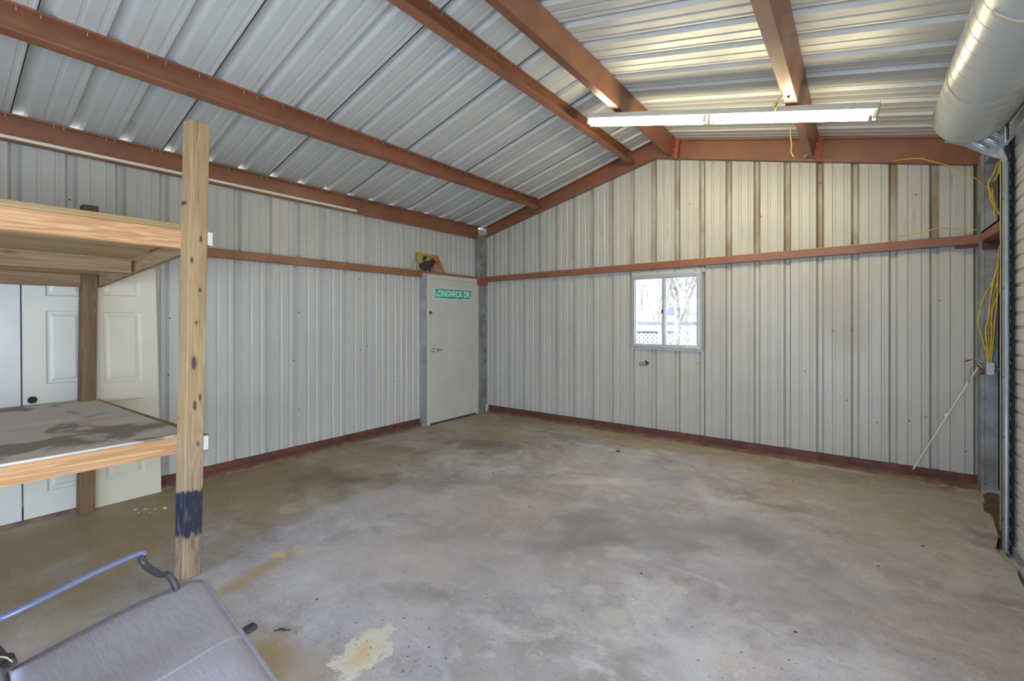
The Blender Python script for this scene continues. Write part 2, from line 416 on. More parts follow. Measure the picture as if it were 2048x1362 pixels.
    # rust coloured streak and spots
    blob(-2.94, 1.24, .34, .10, 105, (.38, .25, .09), .75, .95, .5)
    blob(-3.06, 1.46, .07, .05, 0, (.62, .44, .20), .9, .6, .9)
    blob(-2.96, 1.58, .07, .03, 30, (.60, .45, .24), .8, .6, .9)
    blob(-3.72, 1.86, .14, .07, 30, (.52, .45, .26), .6, .7, .9)
    blob(-1.85, 1.27, .185, .115, 118, (.60, .56, .46), .95, .2, .9)
    blob(-1.83, 1.25, .11, .06, 110, (.56, .40, .21), .75, .8, .9)
    # rings left by round stones of grout
    for cx, cy, r in ((-1.22, 2.33, .078), (-1.03, 2.18, .098), (-.93, 2.33, .04), (-.82, 2.62, .055)):
        blob(cx, cy, r*1.2, r*1.05, 0, (.27, .26, .24), .5, .4, .25)
        blob(cx, cy, r, r*.9, 20, (.52, .51, .50), .6, .4, .25)
    # pits and crumbs
    pit = g.ramp(g.noise(g.obj(), 42, 2, .5), .66, .71)
    pm = g.ramp(g.noise(g.obj((1, 1, 1), (2, 5, 0)), 1.2, 3), .45, .65)
    col = g.mix(g.math('MULTIPLY', g.math('MULTIPLY', pit, pm), .8), col, (.09, .08, .07))
    cr = g.ramp(g.noise(g.obj((1, 1, 1), (11, 5, 0)), 48, 1, .4), .79, .82)
    col = g.mix(g.math('MULTIPLY', cr, .8), col, (.72, .71, .69))
    h = g.math('ADD', g.math('MULTIPLY', fin, .5), g.math('MULTIPLY', vfi, .25))
    h = g.math('SUBTRACT', h, g.math('MULTIPLY', pit, .5))
    g.bump(h, .4, .008)
    return g.done(col, g.ramp(mid, .3, .7, .62, .45), 0, .4)
M['floor'] = floor_mat()

def mesh_fabric():
    g = G('grey sling mesh')
    v = g.obj((1, 1, 1), (0, 0, 0), (0, 0, math.radians(5)))
    se = g.n('ShaderNodeSeparateXYZ'); g.l(v, se.inputs[0])
    a = g.math('SINE', g.math('MULTIPLY', se.outputs[0], 1500)); b = g.math('SINE', g.math('MULTIPLY', se.outputs[1], 1500))
    w = g.math('MULTIPLY', a, b)
    n = g.noise(g.obj((1, 14, 1)), 14, 4, .7)
    col = g.mix(g.ramp(n, .35, .65), (.37, .355, .42), (.45, .435, .50))
    col = g.mix(g.math('MULTIPLY', g.ramp(w, .1, .8), .25), col, (.25, .235, .28))
    g.bump(w, .2, .001)
    return g.done(col, .62, 0, .5)
M['sling'] = mesh_fabric()

def glass():
    g = G('window glass'); t = g.n('ShaderNodeBsdfTransparent'); gl = g.n('ShaderNodeBsdfGlossy'); mx = g.n('ShaderNodeMixShader')
    t.inputs[0].default_value = (.96, .98, .98, 1); gl.inputs['Roughness'].default_value = .02
    mx.inputs[0].default_value = .06
    g.l(t.outputs[0], mx.inputs[1]); g.l(gl.outputs[0], mx.inputs[2]); g.l(mx.outputs[0], g.out.inputs[0]); return g.m
M['glass'] = glass()
def emit(name, c, s_):
    g = G(name); e = g.n('ShaderNodeEmission'); e.inputs[0].default_value = (*c, 1); e.inputs[1].default_value = s_
    g.l(e.outputs[0], g.out.inputs[0]); return g.m
M['lamp'] = emit('fluorescent tube', (1.0, .85, .53), 74.0)

# ------------------------------------------------------------------ ribbed sheets
def profile(u0, u1, edge, extra=(), open_w=.074, flat_w=.034, deep=.034, mn=.006):
    """(u, depth) points of R-panel seen from inside; `edge` = far edge of any rib opening"""
    pts = []
    k0 = math.floor((u0-edge)/P)-1; k1 = math.ceil((u1-edge)/P)+1
    for k in range(k0, k1+1):
        e = edge+k*P; c = e-open_w/2
        pts += [(c-open_w/2, 0), (c-flat_w/2, deep), (c+flat_w/2, deep), (c+open_w/2, 0)]
        for q in (.095, .195):
            m = e+q-.008
            pts += [(m-.016, 0), (m-.008, mn), (m+.008, mn), (m+.016, 0)]
    pts.sort()
    def at(u):
        for (a, da), (b, db) in zip(pts, pts[1:]):
            if a <= u <= b: return da+(db-da)*((u-a)/(b-a) if b > a else 0)
        return 0
    out = [(u0, at(u0))]+[p for p in pts if u0 < p[0] < u1]+[(u1, at(u1))]+[(x, at(x)) for x in extra if u0 < x < u1]
    return sorted(set((round(a, 5), round(b, 5)) for a, b in out))

def sheet(mb, prof, place, v0, v1):
    """place(u, depth, v) -> xyz ; v0/v1 functions of u"""
    vs_ = []; fs = []
    for u, d in prof:
        vs_ += [place(u, d, v0(u)), place(u, d, v1(u))]
    for i in range(len(prof)-1): fs.append((2*i, 2*i+2, 2*i+3, 2*i+1))
    mb.add(vs_, fs)

# back (gable) wall with a window hole
WX0, WX1, WZ0, WZ1 = -2.445, -1.56, 1.175, 2.125
pr = profile(XL-.08, XR+.16, -4.258, (RX, WX0, WX1))
mb = MB()
pl = lambda u, d, v: (u, YB+d, v)
top = lambda u: roofz(u)+.02
a = [p for p in pr if p[0] <= WX0]; b = [p for p in pr if WX0 <= p[0] <= WX1]; c = [p for p in pr if p[0] >= WX1]
sheet(mb, a, pl, lambda u: .075, top); sheet(mb, c, pl, lambda u: .05, top)
sheet(mb, b, pl, lambda u: .07, lambda u: WZ0); sheet(mb, b, pl, lambda u: WZ1, top)
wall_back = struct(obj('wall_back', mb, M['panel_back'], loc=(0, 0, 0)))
# left wall with a door hole
DY0, DY1, DZ = 4.47, 5.60, 2.20
pr = profile(YF, YB+.08, .848, (DY0, DY1))
mb = MB(); pl = lambda u, d, v: (XL-d, u, v)
a = [p for p in pr if p[0] <= DY0]; b = [p for p in pr if DY0 <= p[0] <= DY1]; c = [p for p in pr if p[0] >= DY1]
for q, z0 in ((a, .09), (c, .075), (b, DZ)): sheet(mb, q, pl, lambda u: z0, lambda u: 3.048)
wall_left = struct(obj('wall_left', mb, M['panel'], loc=(0, 0, 0)))
# right wall: beyond the roll-up door, above it, and behind the camera
mb = MB(); pl = lambda u, d, v: (.99+d, u, v)
sheet(mb, profile(4.72, YB+.08, 5.02), pl, lambda u: .04, lambda u: 3.15)
sheet(mb, profile(1.2, 4.72, 5.02), pl, lambda u: 2.75, lambda u: 3.15)
sheet(mb, profile(YF, -3.0, 5.02), pl, lambda u: .0, lambda u: 3.15)
sheet(mb, profile(-3.0, 1.05, 5.02), pl, lambda u: 2.2, lambda u: 3.15)
sheet(mb, profile(1.05, 1.25, 5.02), pl, lambda u: .0, lambda u: 2.75)
struct(obj('wall_right', mb, M['panel'], loc=(0, 0, 0)))
# front gable
mb = MB(); pl = lambda u, d, v: (u, YF-d, v)
sheet(mb, profile(XL-.1, -3.1, -4.258), pl, lambda u: 0, top)
sheet(mb, profile(-3.1, .3, -4.258, (RX,)), pl, lambda u: 1.95, top)
sheet(mb, profile(.3, XR+.2, -4.258), pl, lambda u: 0, top)
struct(obj('wall_front', mb, M['panel'], loc=(0, 0, 0)))

# roof sheets
pr = profile(YF-.15, YB+.2, .872, (), .084, .050, .036, .003)
mb = MB()
def plL(u, d, v): return (v, u, RZ-SL*(RX-v)+d)
def plR(u, d, v): return (v, u, RZ-SR*(v-RX)+d)
sheet(mb, pr, plL, lambda u: -5.18, lambda u: RX-.03)
pr2 = profile(YF-.15, YB+.2, .93, (), .084, .050, .030, .006)
sheet(mb, pr2, plR, lambda u: RX+.03, lambda u: 1.32)
roof = struct(obj('ceiling', mb, M['roof'], loc=(0, 0, 0)))
mb = MB()     # ridge cap, above the sheets; dark colour stands for the shadow in the gap
for sx, sl in ((-1, SL), (1, SR)):
    mb.add([(RX, YF-.2, RZ+.045), (RX+sx*.2, YF-.2, RZ+.045-.2*sl), (RX+sx*.2, YB+.25, RZ+.045-.2*sl), (RX, YB+.25, RZ+.045)], [(0, 1, 2, 3)])
obj('ridge_cap', mb, M['dark'], roof)
mb = MB()     # lap joints of the left slope: the lower lip of each overlapped sheet
for k in range(-9, 16):
    y = .872+P*k-.084
    if k % 3 == 2 and YF < y < YB:
        mb.sweep([(0, -.004), (.006, -.004), (.006, .001), (0, .001)], (-5.15, y-.006, plL(0, 0, -5.15)[2]), (RX-.05, y-.006, plL(0, 0, RX-.05)[2]), (0, 1, 0), (0, 0, 1))
obj('lap_seam', mb, M['dark'], roof)

# floor slab, sill, ground
mb = MB()
poly = [(-5.25, YF-.4), (.76, YF-.4), (.765, 3.85), (.785, 4.08), (.75, 4.13), (.745, 4.36), (.80, 4.6), (.84, 5.0), (.88, 5.5), (.90, 5.86), (-5.25, 5.86)]
n = len(poly)
mb.add([(x, y, 0) for x, y in poly]+[(x, y, -.12) for x, y in poly], [tuple(range(n)), tuple(range(n, 2*n))[::-1]]+[(i, i+n, (i+1) % n+n, (i+1) % n) for i in range(n)])
struct(obj('floor', mb, M['floor'], loc=(0, 0, 0)))
mb = MB(); mb.box((.70, -3.6, -.20), (1.15, 4.5, -.035))
struct(obj('trim_1', mb, simple('lower concrete apron', (.42, .39, .34), .8, 0, .15, 5, .3), loc=(0, 0, 0)))
# soil spilling in by the back right corner
mb = MB(); nx, ny = 14, 26
for j in range(ny):
    for i in range(nx):
        u, v = i/(nx-1), j/(ny-1); x = .74+.30*u; y = 4.45+1.4*v
        e = min(1, max(0, (x-(.80+.03*math.sin(v*9)+(.0 if v > .3 else .0)))/.1))
        mb.v.append((x, y, -.03+.055*e+random.uniform(-.006, .008)))
for j in range(ny-1):
    for i in range(nx-1):
        k = j*nx+i; mb.f.append((k, k+1, k+nx+1, k+nx)); mb.sm.append(True)
o = obj('soil', mb, M['soil'], loc=(.9, 5.2, 0)); tag(o, 'red brown soil and litter in the gap beside the right corner column', 'soil'); o['kind'] = 'stuff'

def base_angle(name, p0, p1, inward, label):
    # steel angle the sheets are screwed to, with its muddy foot strip
    mb = MB(); U = Vector(inward)
    mb.sweep([(-.012, -.002), (.018, -.002), (.018, .055), (.006, .06), (.006, .115), (-.012, .115)], p0, p1, U, (0, 0, 1))
    o = obj(name, mb, M['red_dark']); o['kind'] = 'structure'
    mb = MB(); mb.sweep([(.018, 0), (.055, 0), (.050, .020), (.018, .032)], p0, p1, U, (0, 0, 1))
    obj('sill_strip', mb, M['sill'], o)
base_angle('trim_2', (XL+.03, YB-.005, 0), (.99, YB-.005, 0), (0, -1, 0), '')
base_angle('trim_3', (XL+.005, YF, 0), (XL+.005, 4.416, 0), (1, 0, 0), '')

# ------------------------------------------------------------------ steel frame
def screw(parent, p, d, r=.004, l=.02, m='galv_bright'):
    q = MB(); q.cyl(p, Vector(p)+Vector(d)*l, r, 6); return obj('screw', q, M[m], parent)

def cee(mb, p0, p1, W, F_, depth, fl=.064, lip=.018, t=.004):
    """C section. p0,p1: bottom corner line of the web; W unit vector up the web; F_ unit vector of flanges"""
    pr_ = [(0, 0), (fl, 0), (fl, lip), (fl-t, lip), (fl-t, t), (t, t), (t, depth-t), (fl-t, depth-t), (fl-t, depth-lip), (fl, depth-lip), (fl, depth), (0, depth)]
    mb.sweep(pr_, p0, p1, F_, W)
def cee2(mb, p0, p1, W, F_, d0, d1, fl=.064, lip=.018, t=.004):
    W = Vector(W); F_ = Vector(F_); v = []
    for p, D in ((p0, d0), (p1, d1)):
        p = Vector(p)
        for a, b in [(0, 0), (fl, 0), (fl, lip), (fl-t, lip), (fl-t, t), (t, t), (t, D-t), (fl-t, D-t), (fl-t, D-lip), (fl, D-lip), (fl, D), (0, D)]: v.append(p+F_*a+W*b)
    n = 12; mb.add(v, [(i, (i+1) % n, n+(i+1) % n, n+i) for i in range(n)]+[tuple(range(n)), tuple(range(n, 2*n))[::-1]])

def tilt(sl):  # normal-to-roof up vector and downslope vector
    L = math.hypot(1, sl); return L
wl = Vector((-SL, 0, 1)).normalized(); fl_ = Vector((1, 0, SL)).normalized()   # left slope: up the web / towards the ridge
wr = Vector((SR, 0, 1)).normalized(); fr_ = Vector((-1, 0, SR)).normalized()  # right slope: flanges towards the ridge

def purlin(label, x, z0, z1, W, F_, y0=YF+.1, y1=YB-.075, lap=None, scr=True, fl=.064):
    """z0, z1: height of the web foot at Y = 2.5 and at the far end"""
    sl = (z1-z0)/(y1-2.5); za = z0+sl*(y0-2.5)*0; W = Vector(W)
    o = root('roof_purlin', label, 'beam', (x, (y0+y1)/2, z0), None)
    def foot(y): return Vector((x, y, z0 if y < 2.5 else z0+sl*(y-2.5)))
    def depth(y): # up the tilted web to the roof sheet
        p = foot(y); s_ = SL if x < RX else SR
        return (roofz(x)-.002-p.z)/(W.z+abs(W.x)*s_)
    mb = MB(); ys = (y0, 2.5, y1)
    for a, b in zip(ys, ys[1:]): cee2(mb, foot(a), foot(b), W, F_, depth(a), depth(b), fl)
    obj('channel', mb, M['red'], o)
    if lap:
        mb = MB(); s_ = Vector(W)*-.006-Vector(F_)*.004
        cee2(mb, foot(y0)+s_, foot(lap)+s_, W, F_, depth(y0), depth(lap), fl+.026, .020, .003); obj('lapped_channel', mb, M['red'], o)
    if scr:
        for k in range(-3, 17):
            for dy in (0, .10):
                y = .70+P*k+dy*(k % 2)
                if y0 < y < y1 and (dy == 0 or k % 2):
                    screw(o, foot(y)+Vector(F_)*(fl-.012)+W*(depth(y)-.004), (0, 0, -1), .0032, .030)
    return o
P2 = purlin('red oxide roof purlin midway up the left slope', -3.945, 3.166, 3.215, wl, fl_)
P3 = purlin('red oxide roof purlin just left of the ridge, its open side showing screws', -2.452, 3.595, 3.600, wl, fl_)
P4 = purlin('red oxide roof purlin just right of the ridge with a broad flat side', -1.888, 3.618, 3.605, wr, fr_, lap=4.28, scr=False)
P5 = purlin('red roof purlin on the right slope carrying the right end of the light', -.388, 3.245, 3.245, wr, fr_, lap=4.28, scr=False)
# eave struts
es = root('eave_strut', 'red oxide eave beam along the top of the left wall', 'beam', (-5.09, 1, 2.852))
mb = MB(); cee(mb, (-5.095, YF+.1, 2.850), (-5.095, 5.66, 2.866), (0, 0, 1), (1, 0, 0), .200, .07, .016)
obj('channel', mb, M['red'], es)
for k in range(-2, 16):
    for q in (0, .055):
        y = .70+P*k+q
        if y < 5.6: screw(es, (-5.024, y, 3.045-(0 if q else .0)), (0, 0, -1), .0035, .026, 'galv')
er = root('eave_strut', 'grey eave beam behind the door barrel on the right', 'beam', (.95, 1, 2.9))
mb = MB(); cee(mb, (.965, YF+.1, 2.90), (.965, 5.70, 2.90), (0, 0, 1), (-1, 0, 0), .20, .07, .016); obj('channel', mb, M['galv_dirty'], er)
# cream pipe lying in the eave strut
mb = MB(); mb.tube([(-5.035, -1.2, 2.872), (-5.035, 3.345, 2.888)], .0165, 12)
tag(obj('plastic_pipe', mb, M['cream']), 'long cream plastic pipe lying in the left eave beam', 'pipe')

# gable rafters (C channels, open towards the room)
def rafter(label, x0, x1, name='gable_rafter'):
    n_ = 2; yb, yf = YB-.004, YB-.074
    o = root(name, label, 'beam', ((x0+x1)/2, yb, rafz((x0+x1)/2)))
    mb = MB()
    def strip(dz0, dz1, ya, yb_):   # dz relative: 0 bottom, 1 top
        z = lambda x, d: (rafz(x)+d) if d < .1 else roofz(x)-(d-1)
        v0 = [(x, y, z(x, d)) for x in (x0, x1) for (y, d) in ((ya, dz0), (yb_, dz0), (yb_, dz1), (ya, dz1))]
        mb.add(v0, [(0, 1, 2, 3), (7, 6, 5, 4), (0, 4, 5, 1), (1, 5, 6, 2), (2, 6, 7, 3), (3, 7, 4, 0)])
    strip(.0, 1.004, yb-.004, yb)            # web
    strip(.0, .004, yf, yb)                  # bottom flange
    strip(1.008, 1.004, yf, yb)              # top flange
    strip(.004, .020, yf, yf+.004)           # lower lip
    strip(1.024, 1.008, yf, yf+.004)         # upper lip
    obj('channel', mb, M['red'], o)
    return o
r1 = rafter('red oxide gable rafter rising from the left corner to the ridge', -5.03, RX)
r2 = rafter('red oxide gable rafter sloping down to the right behind the light', RX, .90)
def clip(parent, x, side):
    lean = .035
    for (dx0, dx1, ya, yb_) in ((0, .052, YB-.080, YB-.076), (0, .004, YB-.16, YB-.076)):
        pass
    mb = MB(); z0 = rafz(x)+.002; z1 = roofz(x)-.006
    mb.hexa([(x+.004, YB-.084, z0), (x+.056, YB-.084, z0-.012), (x+.056, YB-.078, z0-.012), (x+.004, YB-.078, z0)],
            [(x+.004+lean, YB-.084, z1), (x+.056+lean, YB-.084, z1-.012), (x+.056+lean, YB-.078, z1-.012), (x+.004+lean, YB-.078, z1)])
    mb.hexa([(x, YB-.15, z0), (x+.005, YB-.15, z0), (x+.005, YB-.078, z0), (x, YB-.078, z0)],
            [(x+lean, YB-.15, z1), (x+.005+lean, YB-.15, z1), (x+.005+lean, YB-.078, z1), (x+lean, YB-.078, z1)])
    c_ = obj('clip_angle', mb, M['red_bright'], parent)
    for k in range(4):
        t = .12+.26*k; p = (x+.006+lean*t, YB-.115, z0+(z1-z0)*t)
        screw(c_, p, (1, 0, .1), .006, .006)
clip(r2, -1.885, 1); clip(r2, -.385, 1)
# wall girts
def girt(name, label, p0, p1, inward, h=.085, m='red'):
    mb = MB(); p0 = Vector(p0); p1 = Vector(p1); U = Vector(inward)
    pr_ = [(0, 0), (.060, 0), (.060, .003), (.003+.0, .006), (.003, h-.004), (.060-.003, h-.004), (.060-.003, .012), (.060, .012), (.060, h), (0, h)]
    pr_ = [(0, 0), (.064, 0), (.064, h), (0, h)]
    mb.sweep(pr_, p0, p1, U, (0, 0, 1))
    return tag(obj(name, mb, M[m], bevel=.004), label, 'beam')
girt('wall_girt', 'long red oxide girt across the left wall, ending at the door', (XL+.001, YF+.05, 2.135), (XL+.001, DY0-.02, 2.150), (1, 0, 0))
girt('wall_girt', 'long red oxide girt across the back wall above the window', (-5.03, YB-.001, 2.165), (.90, YB-.001, 2.222), (0, -1, 0))
girt('wall_girt', 'thin red girt over the top of the white door', (XL+.001, DY0-.01, 2.212), (XL+.001, 5.62, 2.205), (1, 0, 0), .030)
mb = MB(); mb.sweep([(0, 0), (.118, 0), (.118, .088), (.112, .088), (.112, .006), (0, .006)], (.985, 4.80, 2.222), (.985, 5.605, 2.218), (-1, 0, 0), (0, 0, 1)); mb.sweep([(0, .07), (.118, .07), (.118, .088), (0, .088)], (.985, 4.80, 2.222), (.985, 5.605, 2.218), (-1, 0, 0), (0, 0, 1))
tag(obj('wall_girt', mb, M['red'], bevel=.002), 'short red brown girt running from the right corner to the roll up door', 'beam')
mb = MB(); mb.box((.72, YB-.08, 2.19), (.86, YB-.066, 2.225))
tag(obj('girt_clip', mb, M['red_dark'], bevel=.002), 'dark red splice clip under the right end of the back wall girt', 'bracket')
mb = MB(); mb.box((.875, 5.590, 2.15), (.975, 5.618, 2.216))
tag(obj('girt_clip', mb, M['red_dark'], bevel=.002), 'dark red clip on the face of the right corner column under the short girt', 'bracket')
mb = MB(); mb.box((-5.04, 5.56, 2.10), (-5.00, 5.605, 2.19)); mb.box((-5.04, 5.60, 2.11), (-4.97, 5.75, 2.20))
tag(obj('girt_clip', mb, M['red_bright'], bevel=.003), 'bright red clip joining the girts at the left corner column', 'bracket')

# corner columns
c1 = root('corner_column', 'galvanised steel column in the back left corner', 'column', (-5.05, 5.68, 0))
mb = MB()
mb.box((-5.105, 5.605, 0), (-5.030, 5.611, 2.93)); mb.box((-5.036, 5.611, 0), (-5.030, 5.79, 2.93))
mb.box((-5.105, 5.611, 0), (-5.100, 5.79, 2.93)); mb.box((-5.036, 5.785, 0), (-5.10, 5.79, 2.93))
obj('channel', mb, M['galv_dirty'], c1, bevel=.002)
mb = MB(); mb.box((-5.034, 5.60, 0), (-5.024, 5.612, 2.94)); obj('lip', mb, M['galv'], c1)
mb = MB(); mb.box((-5.01, 5.755, .0), (-4.985, 5.80, .13)); obj('foot_plate', mb, M['gloss_white'], c1)
c2 = root('corner_column', 'galvanised steel column in the back right corner', 'column', (.92, 5.68, 0))
mb = MB()
mb.box((.872, 5.62, .0), (.978, 5.626, 3.0)); mb.box((.872, 5.626, .0), (.878, 5.79, 3.0)); mb.box((.972, 5.626, 0), (.978, 5.79, 3.0)); mb.box((.884, 5.612, 0), (.889, 5.62, 3.0))
obj('channel', mb, M['galv_dirty'], c2, bevel=.002)
for z in (.10, 1.25, 2.2): screw(c2, (.90, 5.62, z), (0, -1, 0), .006, .008, 'dark')

# ------------------------------------------------------------------ door in the left wall
d = sroot('door_1', (XL, 5.05, 0))
fx0, fx1 = XL, -5.03
mb = MB()
FY0, FY1 = 4.500, 5.598
def jambprof(y0, y1, z0, z1): mb.box((fx0-.03, y0, z0), (fx1, y1, z1))
jambprof(FY0, FY0+.052, .0, 2.195); jambprof(FY1-.052, FY1, .0, 2.195); jambprof(FY0+.052, FY1-.052, 2.143, 2.195)
obj('door_frame', mb, M['door_white'], d, bevel=.003)
mb = MB(); mb.box((-5.09, FY0+.055, .022), (-5.040, FY1-.055, 2.140))
leaf = obj('door_leaf', mb, M['leaf_white'], d, bevel=.002)
# dark latch hole
mb = MB(); mb.box((-5.046, 4.535, 1.620), (-5.022, 4.572, 1.655)); mb.box((-5.046, 4.565, 1.632), (-5.020, 4.590, 1.645)); mb.box((-5.046, 4.543, 1.612), (-5.026, 4.562, 1.664))
obj('latch', mb, M['smudge'], leaf)
mb = MB(); mb.cyl((-5.041, 4.620, 1.09), (-5.030, 4.620, 1.09), .034, 20); mb.cyl((-5.030, 4.620, 1.09), (-4.985, 4.620, 1.09), .013, 14)
mb.tube(smooth_path([(-4.985, 4.615, 1.090), (-4.982, 4.655, 1.091), (-4.984, 4.705, 1.088), (-4.988, 4.740, 1.082)]), [.013]*6+[.011]*6+[.009]*7, 10)
obj('handle', mb, M['chrome'], leaf)
for z in (.20, 1.07, 1.93):
    mb = MB(); mb.box((-5.041, FY1-.085, z), (-5.035, FY1-.02, z+.115)); mb.cyl((-5.028, FY1-.052, z), (-5.028, FY1-.052, z+.115), .008, 10)
    for k in range(3): mb.cyl((-5.034, FY1-.035, z+.02+.035*k), (-5.0325, FY1-.035, z+.02+.035*k), .005, 8)
    obj('hinge', mb, M['door_white'], d)
mb = MB(); mb.box((-5.10, FY0+.05, .0), (-5.03, FY1-.05, .014)); obj('threshold', mb, M['dark'], d)
# galvanised jamb channel beside the door
mb = MB(); mb.sweep([(0, 0), (.070, 0), (.070, .080), (0, .080)], (XL, 4.418, 0), (XL, 4.418, 2.205), (1, 0, 0), (0, 1, 0))
o = tag(obj('jamb_channel', mb, M['galv'], bevel=.003), 'blue grey steel jamb channel on the left side of the white door', 'channel')
for z in (.12, .95, 1.28, 1.62): screw(o, (XL+.070, 4.465, z), (1, 0, 0), .006, .004, 'dark')

# street sign
sg = root('street_sign', 'green street sign reading LONGNECK DR. on the white door', 'sign', (-5.036, 5.10, 1.86))
def spt(u, v, x=-5.034): # sign plane: u along Y in metres from left end, v up; slight tilt
    return (x, 4.640+u, 1.852+v+.006*u/.8)
mb = MB(); W_, H_ = .795, .150; r_ = .02; ring = []
for cx_, cy_, a0 in ((W_-r_, H_-r_, 0), (r_, H_-r_, 90), (r_, r_, 180), (W_-r_, r_, 270)):
    for k in range(5): a_ = math.radians(a0+k*22.5); ring.append((cx_+r_*math.cos(a_), cy_+r_*math.sin(a_)))
n = len(ring)
def plate(ring, x0, x1):
    q = MB(); n = len(ring); q.add([spt(u, v, x0) for u, v in ring]+[spt(u, v, x1) for u, v in ring], [tuple(range(n))[::-1], tuple(range(n, 2*n))]+[(i, (i+1) % n, n+(i+1) % n, n+i) for i in range(n)]); return q
obj('sign_plate', plate(ring, -5.0395, -5.034), M['signwhite'], sg)
obj('sign_face', plate([(W_/2+(u-W_/2)*.988, H_/2+(v-H_/2)*.94) for u, v in ring], -5.034, -5.0332), M['green'], sg)
cu = bpy.data.curves.new('letters', 'FONT'); cu.body = 'LONGNECK DR.'; cu.size = .15; cu.extrude = .0008; cu.space_character = 1.05; cu.offset = .0016
to = bpy.data.objects.new('tmp', cu); COL.objects.link(to); bpy.context.view_layer.update()
dg = bpy.context.evaluated_depsgraph_get(); tm = bpy.data.meshes.new_from_object(to.evaluated_get(dg))
xs = [v.co.x for v in tm.vertices]; ys = [v.co.y for v in tm.vertices]; x0, x1, y0, y1 = min(xs), max(xs), min(ys), max(ys)
mb = MB(); mb.add([spt(.022+(v.co.x-x0)/(x1-x0)*.752, .030+(v.co.y-y0)/(y1-y0)*.094, -5.0326+v.co.z) for v in tm.vertices], [tuple(p.vertices) for p in tm.polygons])
obj('lettering', mb, M['signwhite'], sg)
bpy.data.objects.remove(to); bpy.data.meshes.remove(tm)
mb = MB(); rr = random.Random(4)
for k in range(16):
    u = rr.uniform(.27, .58); v = rr.uniform(.008, .022) if k < 12 else rr.uniform(.02, .05); w = rr.uniform(.004, .022); h = rr.uniform(.003, .008)
    q = plate([(u+w*math.cos(t*1.047), v+h*math.sin(t*1.047)) for t in range(6)], -5.0316, -5.0312); obj('smudge', q, M['smudge'], sg)

# picture standing on the girt above the door (an animal on a branch, yellow leaves)
pc = root('picture_card', 'curled autumn picture of a dark furry animal above the white door', 'picture', (-5.03, 4.6, 2.24))
def pp(u, v, d=0):   # leans back against the wall
    y = 4.335+.425*u+(.045*(1-v)+.085*u*(1-v)); z = 2.240+.262*v-.004*u
    return (XL+.014+.032*(1-v)+d, y, z)
def blobcard(name, pts, d, m):
    n = len(pts); q = MB(); q.add([pp(u, v, d) for u, v in pts]+[pp(u, v, d+.0007) for u, v in pts], [tuple(range(n))[::-1], tuple(range(n, 2*n))]+[(i, (i+1) % n, n+(i+1) % n, n+i) for i in range(n)])
    return obj(name, q, m, pc)
g = G('autumn print'); nn = g.noise(g.obj(), 14, 4, .6)
se = g.xyz()
cc = g.mix(g.ramp(nn, .4, .6), (.33, .32, .05), (.42, .22, .06)); cc = g.mix(g.ramp(se[1], -.02, .12), cc, (.34, .13, .045)); cc = g.mix(g.ramp(nn, .58, .7), cc, (.55, .48, .15))
M['print'] = g.done(cc, .35)
blobcard('card', [(0, 0), (1, 0), (1, 1), (.5, 1.01), (0, 1)], 0, M['print'])
M['fur'] = simple('dark brown fur print', (.055, .03, .03), .5, 0, .3, 30); M['pinkprint'] = simple('pinkish bark print', (.30, .17, .13), .5, 0, .2, 30)
blobcard('branch', [(.02, 0), (.95, 0), (.9, .16), (.7, .34), (.45, .30), (.3, .18), (.06, .2)], .0010, M['pinkprint'])
mb = MB()
def oval(cx, cy, rx, ry, rot, d, n=18, u0=0):
    c_, s_ = math.cos(rot), math.sin(rot)
    pts = [(cx+rx*math.cos(t*2*math.pi/n)*c_-ry*math.sin(t*2*math.pi/n)*s_, cy+rx*math.cos(t*2*math.pi/n)*s_+ry*math.sin(t*2*math.pi/n)*c_) for t in range(n)]
    mb.add([pp(u, v, d) for u, v in pts]+[pp(u, v, d+.0006) for u, v in pts], [tuple(range(n))[::-1], tuple(range(n, 2*n))]+[(k, (k+1) % n, n+(k+1) % n, n+k) for k in range(n)])
for k, a_ in enumerate([(.34, .38, .25, .19, .5), (.52, .50, .17, .15, .5), (.66, .62, .11, .12, 0), (.60, .76, .03, .06, .4), (.70, .76, .03, .06, -.3), (.74, .58, .07, .05, -.3), (.17, .22, .16, .20, .2), (.30, .68, .07, .13, -.7), (.38, .82, .10, .05, -.2), (.56, .24, .05, .14, .2), (.40, .14, .05, .14, -.1)]): oval(*a_, .0020+.00012*k)
obj('animal', mb, M['fur'], pc)
for k in range(3): blobcard('text_line', [(.50+.03*k, .20-.06*k), (.88, .20-.06*k), (.88, .215-.06*k), (.50+.03*k, .215-.06*k)], .0030, M['tape'])
mb = MB(); mb.tube(smooth_path([(XL+.02, 4.345, 2.47), (XL+.03, 4.32, 2.40), (XL+.035, 4.27, 2.31), (XL+.05, 4.20, 2.245), (XL+.055, 4.10, 2.240), (XL+.055, 3.95, 2.240)]), .004, 6)
tag(obj('wire_end', mb, M['beigewire']), 'thin brown wire curving down beside the picture above the door', 'wire')

